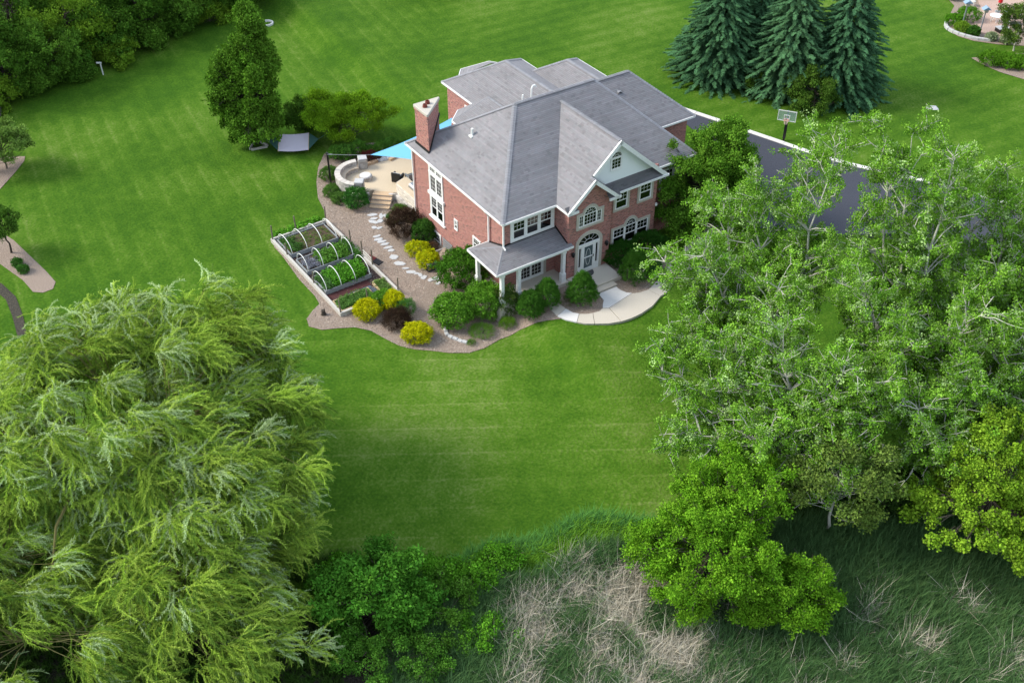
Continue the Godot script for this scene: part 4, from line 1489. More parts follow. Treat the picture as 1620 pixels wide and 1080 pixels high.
	for i in far.size() - 1:
		var a := Vector2(far[i][0], far[i][1])
		var b := Vector2(far[i + 1][0], far[i + 1][1])
		var sd := Vector2((b - a).y, -(b - a).x).normalized()
		if sd.y > 0: sd = -sd
		var k := maxi(1, int(a.distance_to(b) / 1.6))
		for j in k:
			var p := a.lerp(b, j / float(k))
			var q := a.lerp(b, (j + 1.0) / k)
			var g := (q - p).normalized() * 0.012
			var mb := MB.new()
			mb.prism(PackedVector2Array([p + g, q - g, q - g + sd * 0.5, p + g + sd * 0.5]), -0.3, 0.11 + 0.01 * (j % 2), 0.012)
			build(mb, "border_slab", M.conc_new, curb)

# ---------------------------------------------------------------- raised vegetable garden
func make_garden() -> void:
	var o := Vector3(-12.7, -1.15, -62.1)
	var turn := deg_to_rad(35.0)
	var xf := Transform3D(Basis(Vector3.UP, turn), o)
	# local: x along the near side, -z along the left side
	var fr := thing("timber_planter", "long weathered grey timber frame around the vegetable beds", "planter", o, turn)
	var W := 5.1
	var D := 12.0
	for e in [[0.0, W, -0.2, 0.0], [0.0, W, -D, -D + 0.15]]:
		for k in 2:
			bx(fr, "timber", Vector3(lerpf(e[0], e[1], k * 0.5), -0.2, e[2]), Vector3(lerpf(e[0], e[1], k * 0.5 + 0.498), 0.36, e[3]), M.timber)
	for x in [0.0, W - 0.2]:
		for k in 4:
			bx(fr, "timber", Vector3(x, -0.2, -0.2 - (D - 0.35) * (k + 0.997) / 4.0), Vector3(x + 0.2, 0.355 + 0.004 * (k % 2), -0.2 - (D - 0.35) * k / 4.0), M.timber)
	var soil := MB.new()
	soil.box(Vector3(0.2, -0.1, -D + 0.15), Vector3(W - 0.2, 0.06, -0.2))
	build(soil, "ground_cloth", M.dark_soil, fr)
	# inner beds
	var beds := [[0.35, 4.55, 8.9, 11.5, M.timber_dark, "lettuces and tomato seedlings", 0], [0.35, 4.5, 6.1, 8.1, M.timber_dark, "purple cabbage and leafy greens", 1], [0.35, 4.3, 3.0, 5.3, M.timber_dark, "tall leafy greens", 2], [0.28, 3.3, 0.3, 1.8, M.timber_new, "strawberry plants", 3], [3.9, 4.85, 0.35, 2.2, M.timber_new, "low seedlings", 4]]
	for b in beds:
		var bt := thing("raised_bed", "%s raised bed planted with %s" % ["grey board" if b[4] == M.timber_dark else "pale new board", b[5]], "raised bed", o, turn, "raised beds in the garden frame")
		var hgt := 0.42 if b[4] == M.timber_dark else 0.3
		for z in [b[2], b[3] - 0.06]:
			bx(bt, "board", Vector3(b[0], 0.06, -z - 0.06), Vector3(b[1], hgt, -z), b[4])
		for x in [b[0], b[1] - 0.06]:
			bx(bt, "board", Vector3(x, 0.06, -b[3] + 0.06), Vector3(x + 0.06, hgt, -b[2] - 0.06), b[4])
		bx(bt, "soil", Vector3(b[0] + 0.06, 0.06, -b[3] + 0.06), Vector3(b[1] - 0.06, hgt - 0.1, -b[2] - 0.06), M.soil)
		if b[6] < 3:
			for i in 4:
				var x := lerpf(b[0] + 0.12, b[1] - 0.12, i / 3.0)
				var hm := MB.new()
				var pts: Array = []
				var rad: Array = []
				for k in 15:
					var a := PI * k / 14.0
					var mid: float = (b[2] + b[3]) * 0.5
					pts.append(Vector3(x, 0.3 + 1.05 * pow(sin(a), 0.8), -(mid - cos(a) * ((b[3] - b[2]) * 0.5 - 0.03))))
					rad.append(0.028)
				hm.tube(pts, rad, 6)
				var ho := build(hm, "hoop", M.pvc)
				ho.transform = xf
				tag(ho, "white plastic hoop arching over the bed of %s" % b[5], "hoop", "white hoops over the vegetable beds")
	# slate path and coloured mats between the beds
	for e in [[0.3, 3.8, 2.2, 2.9, Color(0.26, 0.12, 0.12), "dark red mat along the path between the beds"], [1.6, 3.7, 1.85, 2.18, Color(0.28, 0.33, 0.38), "blue grey mat beside the strawberry bed"], [3.35, 3.85, 0.4, 1.8, Color(0.26, 0.30, 0.34), "blue grey mat between the two new board beds"]]:
		var mb := MB.new()
		mb.box(Vector3(e[0], 0.061, -e[3]), Vector3(e[1], 0.075, -e[2]), xf)
		tag(build(mb, "ground_mat", mat(e[4], 0.9)), e[5], "mat")
	# posts
	for e in [[0.1, 11.85, 1.45], [2.3, 11.95, 1.5], [4.95, 11.9, 1.5], [5.02, 7.6, 1.5], [5.02, 5.75, 1.5], [5.02, 4.1, 1.6], [4.98, 0.12, 1.3], [2.4, 0.12, 1.3], [0.12, 0.12, 1.25], [0.12, 4.6, 1.2], [0.12, 9.2, 1.2]]:
		var pm := MB.new()
		var base := Vector3(e[0] + rnd(-0.03, 0.03), 0.2, -e[1])
		pm.tube([base, base + Vector3(rnd(-0.05, 0.05), e[2], rnd(-0.05, 0.05))], [0.06, 0.055], 7)
		var po := build(pm, "fence_post", M.post)
		po.transform = xf
		tag(po, "weathered wooden post standing at the rim of the vegetable garden", "post", "posts round the vegetable garden")
	for y in [0.55, 0.8]:
		var gm := MB.new()
		gm.box(Vector3(5.0, y, -5.6), Vector3(5.05, y + 0.12, -4.2), xf)
		tag(build(gm, "gate_rail", M.timber), "pale rail of the little garden gate between two posts", "rail", "rails of the garden gate")
	# wire fence panels are too fine to see; crops
	crop(xf, "salad_row", "small pale green lettuces in the far vegetable bed", 0.5, 4.3, 9.1, 11.2, 0.32, 46, 0.22, Color(0.11, 0.20, 0.035), L.small)
	crop(xf, "tomato_row", "dark green seedlings at the left of the far vegetable bed", 0.5, 1.6, 9.2, 11.2, 0.32, 26, 0.4, Color(0.06, 0.15, 0.03), L.small)
	crop(xf, "leafy_greens", "bright leafy greens in the middle vegetable bed", 1.8, 4.3, 6.3, 7.9, 0.32, 90, 0.45, Color(0.09, 0.22, 0.03), L.small)
	crop(xf, "purple_cabbage", "grey violet cabbages beside the leafy greens", 0.6, 1.7, 6.4, 7.6, 0.32, 34, 0.34, Color(0.20, 0.21, 0.25), L.small)
	crop(xf, "tall_greens", "tall bright green crop filling the third vegetable bed", 1.2, 4.1, 3.2, 5.1, 0.34, 190, 0.5, Color(0.08, 0.25, 0.02), L.small)
	crop(xf, "herb_row", "dark feathery herbs at the left of the third bed", 0.5, 1.2, 3.2, 5.0, 0.34, 40, 0.4, Color(0.07, 0.16, 0.04), L.small)
	crop(xf, "strawberry_plants", "dense low strawberry plants in the new board bed", 0.4, 3.1, 0.5, 1.7, 0.22, 110, 0.32, Color(0.09, 0.20, 0.04), L.small)
	crop(xf, "seedling_row", "light green seedlings in the small new board bed", 4.0, 4.75, 0.5, 2.1, 0.22, 40, 0.3, Color(0.12, 0.22, 0.05), L.small)
	crop(xf, "tomato_plants", "bright bushy plants growing outside the far side of the garden frame", 0.5, 4.6, 12.1, 12.6, -0.05, 90, 0.55, Color(0.09, 0.26, 0.02), L.small)
	crop(xf, "asparagus_clump", "dark green plants between the middle bed and the frame", 4.55, 4.9, 5.6, 8.6, 0.15, 60, 0.45, Color(0.06, 0.16, 0.03), L.small)

func crop(xf: Transform3D, called: String, label: String, x0: float, x1: float, z0: float, z1: float, y: float, n: int, s: float, c: Color, meshes: Array) -> void:
	var ins := Inst.new()
	for i in n * 3:
		var p := Vector3(rnd(x0, x1), y + rnd(0.0, s * 0.7), -rnd(z0, z1))
		ins.put(tilt_basis(s * rnd(0.6, 1.2), 0.5), xf * p, vary(c, 0.35))
	var o := multi(ins, meshes[0], M.leaf, called)
	tag(o, label, "vegetables")

# ---------------------------------------------------------------- trees
func limb(mb: MB, a: Vector3, b: Vector3, r0: float, r1: float, sag := 0.12, sides := 5, n := 5) -> void:
	var pts: Array = []
	var rad: Array = []
	var ln := a.distance_to(b)
	for i in n + 1:
		var t := i / float(n)
		var p := a.lerp(b, t) + Vector3(0, -sag * ln * sin(PI * t), 0)
		if i > 0 and i < n: p += rdir() * ln * 0.035
		pts.append(p)
		rad.append(lerpf(r0, r1, t))
	mb.tube(pts, rad, sides)

# spots inside an ellipsoid's outer half
func spots(c: Vector3, r: Vector3, n: int, inner := 0.55, floor_y := -0.75) -> Array:
	var out: Array = []
	var lump := FastNoiseLite.new()
	lump.seed = rng.randi() % 1000
	lump.frequency = 1.0
	while out.size() < n:
		var d := rdir()
		if d.y < floor_y: continue
		var k := 1.0 + 0.6 * lump.get_noise_3dv(d * 1.1 + c * 0.37)
		out.append(c + d * r * (k * lerpf(inner, 1.05, sqrt(rnd()))))
	return out

# clusters of leaves round each clump centre
func foliage(ins: Inst, clumps: Array, cr: float, per: int, size: float, ca: Color, cb: Color, flat := 0.75, pale := 0.0, pc := Color.WHITE) -> void:
	for c in clumps:
		var k := rnd(0.5, 1.45)
		var tone := rnd(0.85, 1.15)
		for i in int(per * k):
			var d := rdir() * cr * k * pow(rnd(), 0.4)
			d.y *= flat
			if rnd() < 0.1: d *= rnd(1.2, 1.9)
			var col := ca.lerp(cb, rnd()) * (tone * rnd(0.8, 1.2))
			if rnd() < pale: col = pc * rnd(0.7, 1.1)
			ins.put(rbasis(size * rnd(0.7, 1.3)), c + d, col)

# a broadleaved tree: trunk, limbs to every clump, crown
func broad_tree(called: String, label: String, at: Vector3, th: float, tr: float, blobs: Array, cr: float, per: int, size: float, ca: Color, cb: Color, o := {}) -> Node3D:
	var t := thing(called, label, o.get("category", "tree"), at, 0.0, o.get("group", ""))
	var tm := MB.new()
	var lean: Vector3 = o.get("lean", Vector3.ZERO)
	var top := Vector3(0, th, 0) + lean
	limb(tm, Vector3(0, -0.3, 0), top, tr, tr * 0.35, 0.0, 8, 6)
	build(tm, "trunk", o.get("bark", M.bark), t)
	var bm := MB.new()
	var ins := Inst.new()
	var twig: float = o.get("twig", 0.5)
	for b in blobs:
		var cl := spots(b[0], b[1], b[2], o.get("inner", 0.5), o.get("floor", -0.75))
		var hub: Vector3 = Vector3(0, th, 0).lerp(b[0], 0.35) if blobs.size() > 1 else Vector3.ZERO
		for c in cl:
			var from: Vector3
			if blobs.size() > 1:
				from = hub + (c - hub) * 0.08
			else:
				from = top * clampf((c.y - 0.55 * Vector2(c.x, c.z).length()) / maxf(top.y, 0.1), 0.18, 0.98)
			var out: Vector3 = c + (c - b[0]).normalized() * cr * twig
			limb(bm, from, out, tr * o.get("limb", 0.22), 0.012, 0.08, 4, 4)
			for k in o.get("twigs", 2):
				limb(bm, from.lerp(out, rnd(0.55, 0.9)), c + rdir() * cr * 1.05, 0.022 * o.get("tw", 1.0), 0.008 * o.get("tw", 1.0), 0.02, 3, 2)
		if blobs.size() > 1:
			limb(bm, top * rnd(0.5, 0.9), hub, tr * 0.5, tr * 0.25, 0.03, 6, 3)
			limb(bm, hub, b[0], tr * 0.27, tr * 0.1, 0.03, 5, 3)
		foliage(ins, cl, cr, per, size, ca, cb, o.get("flat", 0.75), o.get("pale", 0.0), o.get("pc", Color.WHITE))
	build(bm, "limbs", o.get("bark", M.bark), t)
	multi(ins, o.get("mesh", L.spray[0]), o.get("mat", M.leaf), "crown", t)
	return t

func make_willow() -> void:
	var base := gp(-21.5, -41.5)
	var t := thing("willow_tree", "huge weeping willow with wind swept yellow green strands", "tree", base)
	var tm := MB.new()
	limb(tm, Vector3(0, -0.4, 0), Vector3(0.3, 5.0, -0.3), 0.75, 0.5, 0.0, 10, 5)
	build(tm, "trunk", M.bark, t)
	var bm := MB.new()
	var ins: Array = [Inst.new(), Inst.new(), Inst.new()]
	var domes := [[Vector3(-1.0, 7.5, -2.0), Vector3(8.6, 5.2, 7.8), 250], [Vector3(5.0, 6.8, 1.0), Vector3(5.2, 4.6, 6.0), 95], [Vector3(3.5, 8.2, -5.0), Vector3(5.0, 4.9, 4.0), 80], [Vector3(4.6, 4.2, 6.3), Vector3(4.6, 3.4, 3.4), 55], [Vector3(-5.5, 4.5, 6.0), Vector3(5.0, 3.6, 4.0), 55], [Vector3(7.2, 3.6, 3.4), Vector3(2.6, 2.6, 3.0), 24], [Vector3(-3.0, 3.0, 9.5), Vector3(6.5, 2.8, 3.0), 62], [Vector3(5.0, 2.8, 9.0), Vector3(4.6, 2.6, 3.0), 46], [Vector3(-8.5, 6.0, 2.0), Vector3(4.0, 4.0, 5.0), 46]]
	var leaders: Array = []
	for i in 7:
		var a := TAU * i / 7.0
		var p := Vector3(cos(a) * 3.2, 8.0 + rnd(-0.8, 1.2), sin(a) * 3.0)
		limb(bm, Vector3(0.3, 4.6, -0.3), p, 0.32, 0.18, -0.1, 6, 5)
		leaders.append(p)
	for di in domes.size():
		var d: Array = domes[di]
		if di >= 3:
			var hub: Vector3 = leaders[0]
			for l in leaders:
				if l.distance_to(d[0]) < hub.distance_to(d[0]): hub = l
			limb(bm, hub, d[0], 0.09, 0.05, -0.1, 5, 5)
		for c in spots(d[0], d[1], d[2], 0.62, -0.35):
			var near: Vector3 = leaders[0]
			for l in leaders:
				if l.distance_to(c) < near.distance_to(c): near = l
			if di >= 3: near = d[0]
			limb(bm, near, c, 0.03, 0.01, -0.06, 4, 4)
			var out: Vector3 = (c - d[0]) * Vector3(1, 0, 1)
			var pale := rnd() < 0.45
			var tone := rnd(0.8, 1.15)
			for i in int(rnd(38, 64)):
				var dirv := out.normalized() * 0.55 + Vector3(0.55, 0, -0.3) + rdir() * 0.95
				var yaw := atan2(-dirv.z, dirv.x)
				var s := rnd(0.8, 2.0)
				var q := Basis(Vector3.UP, yaw) * Basis(Vector3(0, 0, 1), rnd(-0.35, 0.55) if c.y > 6.0 else rnd(-0.95, 0.3)) * Basis(Vector3(1, 0, 0), rnd(-0.9, 0.9))
				var col := Color(0.27, 0.44, 0.045).lerp(Color(0.43, 0.58, 0.10), rnd())
				if rnd() < 0.25: col = Color(0.12, 0.23, 0.035)
				if pale and rnd() < 0.4: col = Color(0.46, 0.60, 0.30)
				col = col * (tone * rnd(0.85, 1.15))
				ins[i % 3].put(q.scaled_local(Vector3(s, s, s)), c + rdir() * Vector3(0.8, 0.5, 0.8) * rnd(), col)
			# hanging curtains on the outside
			for i in 6:
				var q2 := Basis(Vector3.UP, rnd(0, TAU)) * Basis(Vector3(0, 0, 1), rnd(-1.3, -0.7))
				var s2 := rnd(1.4, 2.6)
				ins[i % 3].put(q2.scaled_local(Vector3(s2, s2, s2)), c + rdir() * 0.6, Color(0.15, 0.25, 0.035) * rnd(0.75, 1.2))
	build(bm, "limbs", mat(Color(0.44, 0.42, 0.24), 0.9), t)
	for i in 3: multi(ins[i], L.strand[i], M.leaf_shine, "strands", t)

func make_cottonwood(label: String, at: Vector3, tips: Array, tr: float, dens: float) -> void:
	# tips: leaders ends relative to the base; each leader carries side limbs with leafy ends
	var t := thing("cottonwood_tree", label, "tree", at, 0.0, "tall cottonwoods beside the driveway")
	var tm := MB.new()
	var fork := Vector3(rnd(-0.4, 0.4), 3.6, rnd(-0.4, 0.4))
	limb(tm, Vector3(0, -0.4, 0), fork, tr, tr * 0.75, 0.0, 10, 4)
	build(tm, "trunk", M.bark, t)
	var bm := MB.new()
	var ins: Array = [Inst.new(), Inst.new(), Inst.new()]
	for tip in tips:
		var tp: Vector3 = tip
		var pts: Array = []
		var rad: Array = []
		var n := 9
		for i in n + 1:
			var f := i / float(n)
			var p := fork.lerp(tp, f)
			# leaders sweep outwards first and then rise
			p.y = lerpf(fork.y, tp.y, pow(f, 1.12))
			if i > 0: p += rdir() * 0.22
			pts.append(p)
			rad.append(lerpf(tr * 0.5, 0.02, pow(f, 0.75)))
		bm.tube(pts, rad, 6)
		var axis := (tp - fork).normalized()
		for i in range(2, n + 1):
			var f := i / float(n)
			var reach := lerpf(4.4, 1.5, f)
			var cnt := 5 if i < n else 4
			for k in cnt:
				var d := rdir()
				d = (d - axis * d.dot(axis)).normalized()
				d = (d + axis * rnd(0.25, 0.9) + Vector3(0, 0.25, 0)).normalized()
				var p0: Vector3 = pts[i]
				var end := p0 + d * reach * rnd(0.6, 1.15)
				limb(bm, p0, end, lerpf(0.1, 0.035, f), 0.02, -0.05, 4, 4)
				var nsub := int(reach * 1.15) + 2
				for s in nsub:
					var q := p0.lerp(end, rnd(0.3, 1.0))
					var e := q + (d * 0.6 + rdir()).normalized() * rnd(0.5, 1.25)
					limb(bm, q, e, 0.028, 0.012, 0.0, 3, 2)
					var tone := rnd(0.82, 1.18)
					for m in int(dens * rnd(0.9, 2.2)):
						var lp := q.lerp(e, rnd(0.2, 1.15)) + rdir() * rnd(0.05, 0.36)
						var col := Color(0.12, 0.30, 0.022).lerp(Color(0.23, 0.44, 0.055), rnd())
						if rnd() < 0.16: col = Color(0.34, 0.51, 0.19)
						ins[m % 3].put(rbasis(rnd(0.27, 0.5)), lp, col * (tone * rnd(0.8, 1.2)))
	build(bm, "limbs", M.bark_pale, t)
	for i in 3: multi(ins[i], L.spray[i], M.leaf_shine, "crown", t)

func make_big_trees() -> void:
	make_willow()
	make_cottonwood("open crowned pale barked cottonwood standing closest to the house", gp(17.0, -53.5), [Vector3(2.1, 15.9, -6.0), Vector3(2.2, 17.0, -2.7), Vector3(-4.1, 12.0, -5.7), Vector3(-1.8, 14.0, -4.6), Vector3(-7.1, 9.9, -1.7), Vector3(-7.4, 7.4, 2.5), Vector3(-5.5, 11.4, 0.0), Vector3(-1.5, 11.5, 3.5)], 0.4, 5.4)
	make_cottonwood("tallest pale barked cottonwood with upright leaders beside the driveway", gp(24.0, -51.0), [Vector3(-2.6, 19.5, -4.2), Vector3(-1.4, 19.5, -2.6), Vector3(0.5, 19.0, -1.0), Vector3(2.1, 17.0, -4.4), Vector3(-3.9, 13.0, 2.0), Vector3(1.8, 12.5, 4.4), Vector3(-2.0, 11.4, 4.5), Vector3(4.0, 13.0, 1.0)], 0.42, 5.4)
	make_cottonwood("spreading pale barked cottonwood overhanging the edge of the driveway", gp(30.5, -50.0), [Vector3(1.8, 15.0, -7.5), Vector3(-2.6, 14.6, -7.0), Vector3(5.5, 14.0, -5.0), Vector3(-0.9, 16.0, -5.6), Vector3(1.0, 16.5, -3.0), Vector3(2.5, 13.0, 0.0), Vector3(-1.5, 12.0, 4.0), Vector3(4.0, 11.4, 4.0)], 0.4, 5.4)
	make_cottonwood("lower cottonwood with drooping pale branches over the lawn", gp(17.8, -44.8), [Vector3(-8.6, 6.4, -4.2), Vector3(-8.2, 4.9, -0.2), Vector3(-5.8, 8.9, -3.2), Vector3(-2.6, 10.9, -2.1), Vector3(0.2, 10.4, 0.8), Vector3(-4.3, 6.4, 2.0), Vector3(0.7, 6.9, 3.3), Vector3(2.3, 9.9, 0.7)], 0.3, 4.8)
	make_cottonwood("lower cottonwood standing behind the yellow green tree", gp(25.6, -45.0), [Vector3(-3.1, 8.4, 2.0), Vector3(-0.1, 9.9, 0.0), Vector3(2.9, 9.9, -1.5), Vector3(-1.4, 7.4, 2.5), Vector3(4.9, 8.4, 0.0)], 0.3, 4.8)
	var fresh := Color(0.10, 0.27, 0.012)
	var fresh2 := Color(0.185, 0.385, 0.025)
	broad_tree("maple_tree", "rounded bright green tree at the edge of the marsh", gp(11.3, -37.6), 4.0, 0.22, [[Vector3(-0.8, 3.8, 0.4), Vector3(3.5, 2.9, 3.2), 170], [Vector3(1.0, 5.4, -2.6), Vector3(2.8, 2.2, 2.4), 80]], 0.5, 30, 0.4, fresh, fresh2, {"mesh": L.spray[1], "twigs": 2, "inner": 0.45})
	broad_tree("maple_sapling", "smaller bright green bush tree in front of the rounded tree at the marsh", gp(15.0, -35.6), 2.4, 0.14, [[Vector3(-0.2, 2.6, 0), Vector3(2.7, 1.9, 1.9), 100]], 0.45, 30, 0.38, fresh, fresh2, {"mesh": L.spray[2], "twigs": 2})
	broad_tree("ash_tree", "yellow green leaning tree with bare grey limbs over the marsh", gp(27.5, -40.5), 4.5, 0.25, [[Vector3(-2.2, 4.2, 0.8), Vector3(3.2, 1.6, 2.8), 56], [Vector3(-0.6, 7.0, -1.2), Vector3(2.8, 1.7, 2.4), 44], [Vector3(0.6, 3.6, 2.4), Vector3(2.6, 1.5, 2.4), 38]], 0.42, 22, 0.48, Color(0.16, 0.32, 0.02), Color(0.26, 0.42, 0.035), {"mesh": L.spray[0], "lean": Vector3(-1.2, 0, 0.4), "twigs": 3, "bark": M.bark, "limb": 0.1})
	broad_tree("shade_sapling", "slender olive green tree between the cottonwoods and the marsh", gp(18.3, -41.0), 5.0, 0.12, [[Vector3(0, 5.4, 0), Vector3(2.8, 2.2, 2.4), 40]], 0.6, 34, 0.5, Color(0.10, 0.18, 0.03), Color(0.16, 0.24, 0.05), {"mesh": L.spray[1], "twigs": 3, "bark": M.bark_pale})
	broad_tree("thicket_shrub", "dark green thicket shrub under the cottonwoods", gp(22.5, -43.5), 1.6, 0.1, [[Vector3(0, 1.8, 0), Vector3(3.2, 1.6, 2.0), 40]], 0.6, 30, 0.4, Color(0.035, 0.085, 0.015), Color(0.06, 0.12, 0.025), {"category": "shrub"})
	broad_tree("thicket_shrub", "dark green thicket shrub beside the leaning yellow green tree", gp(29.5, -44.5), 1.6, 0.1, [[Vector3(0, 2.0, 0), Vector3(3.4, 2.0, 2.2), 46]], 0.6, 30, 0.4, Color(0.035, 0.085, 0.015), Color(0.06, 0.12, 0.025), {"category": "shrub"})
	# dark bushes between the willow and the marsh
	broad_tree("elder_bush", "tall dark green bush next to the willow", gp(-7.6, -36.0), 2.2, 0.14, [[Vector3(0, 2.4, 0), Vector3(2.7, 2.3, 2.4), 100]], 0.5, 30, 0.48, Color(0.06, 0.21, 0.02), Color(0.11, 0.30, 0.03), {"category": "bush", "mesh": L.small[2]})
	broad_tree("bramble_bush", "low dark green bush between the elder and the dead reeds", gp(-3.6, -35.6), 1.2, 0.1, [[Vector3(0, 1.2, 0), Vector3(2.4, 1.2, 2.2), 40]], 0.5, 40, 0.34, Color(0.07, 0.19, 0.02), Color(0.11, 0.25, 0.03), {"category": "bush"})
	broad_tree("bramble_bush", "low dark green bush in the corner below the elder", gp(-6.2, -32.6), 1.0, 0.1, [[Vector3(0, 1.3, 0), Vector3(3.2, 1.3, 1.8), 44]], 0.5, 40, 0.34, Color(0.06, 0.18, 0.02), Color(0.10, 0.25, 0.03), {"category": "bush"})
	for e in [[-5.0, -37.9, 1.9, "bright leafy brush at the lawn edge beside the elder"], [-2.2, -37.9, 1.6, "bright leafy brush between the elder and the dead reeds"], [-9.6, -37.3, 1.9, "bright leafy brush under the edge of the willow"], [-0.6, -39.0, 1.3, "low bright brush at the corner of the marsh grass"], [-1.6, -34.2, 1.7, "green brush in front of the dead reeds"]]:
		broad_tree("brush_bush", e[3], gp(e[0], e[1]), 0.8, 0.06, [[Vector3(0, 0.8, 0), Vector3(e[2], 0.9, e[2] * 0.8), 40]], 0.45, 26, 0.36, Color(0.07, 0.23, 0.015), Color(0.13, 0.33, 0.025), {"category": "bush", "group": "brush along the marsh edge"})
	# tree by the garage
	broad_tree("serviceberry_tree", "mid green tree standing against the right end of the house", gp(15.9, -72.7), 3.2, 0.18, [[Vector3(-0.6, 3.7, 0.4), Vector3(3.9, 3.7, 3.6), 150], [Vector3(0.4, 6.6, -0.4), Vector3(2.1, 2.3, 2.0), 46]], 0.55, 34, 0.48, Color(0.075, 0.20, 0.015), Color(0.14, 0.29, 0.03), {"mesh": L.spray[1], "bark": M.bark_dark})

func make_spruce(label: String, at: Vector3, ht: float, rad: float, c: Color) -> void:
	var t := thing("spruce_tree", label, "tree", at, 0.0, "blue spruces on the far lawn")
	var tm := MB.new()
	tm.tube([Vector3(0, -0.2, 0), Vector3(0, ht * 0.5, 0), Vector3(0, ht, 0)], [0.3, 0.18, 0.03], 7)
	build(tm, "trunk", M.bark_dark, t)
	var bm := MB.new()
	var ins: Array = [Inst.new(), Inst.new(), Inst.new()]
	var y := 0.35
	var w := 0
	while y < ht - 0.2:
		var f := y / ht
		var r := rad * pow(1.0 - f, 0.6) * (0.88 + 0.12 * sin(w * 2.1))
		var cnt := int(lerpf(28, 8, f))
		var ph := rnd(0, TAU)
		for k in cnt:
			var a := ph + TAU * (k + rnd(-0.3, 0.3)) / cnt
			var d := Vector3(cos(a), 0, sin(a))
			var ln := r * rnd(0.78, 1.12)
			var p0 := Vector3(0, y, 0)
			var tip := d * ln + Vector3(0, y - ln * 0.16, 0)
			bm.tube([p0, p0.lerp(tip, 0.6) + Vector3(0, ln * 0.03, 0), tip], [0.04, 0.025, 0.01], 3)
			var steps := maxi(2, int(ln / 0.3))
			var tone := rnd(0.8, 1.2)
			for s in steps:
				var u := (s + 0.4) / steps
				if u < 0.2: continue
				var p := p0.lerp(tip, u) + Vector3(0, sin(u * PI) * ln * 0.05, 0)
				var q := Basis(Vector3.UP, -a + rnd(-0.45, 0.45)) * Basis(Vector3(0, 0, 1), rnd(-0.35, 0.12)) * Basis(Vector3(1, 0, 0), rnd(-0.4, 0.4))
				var sc := rnd(0.6, 0.95) * lerpf(0.8, 1.0, minf(1.0, ln / 2.0))
				ins[s % 3].put(q.scaled_local(Vector3(sc, sc, sc)), p, c * (tone * rnd(0.8, 1.2)))
		y += lerpf(0.42, 0.3, f)
		w += 1
	build(bm, "limbs", M.bark_dark, t)
	for i in 3: multi(ins[i], L.spruce[i], M.needle, "crown", t)

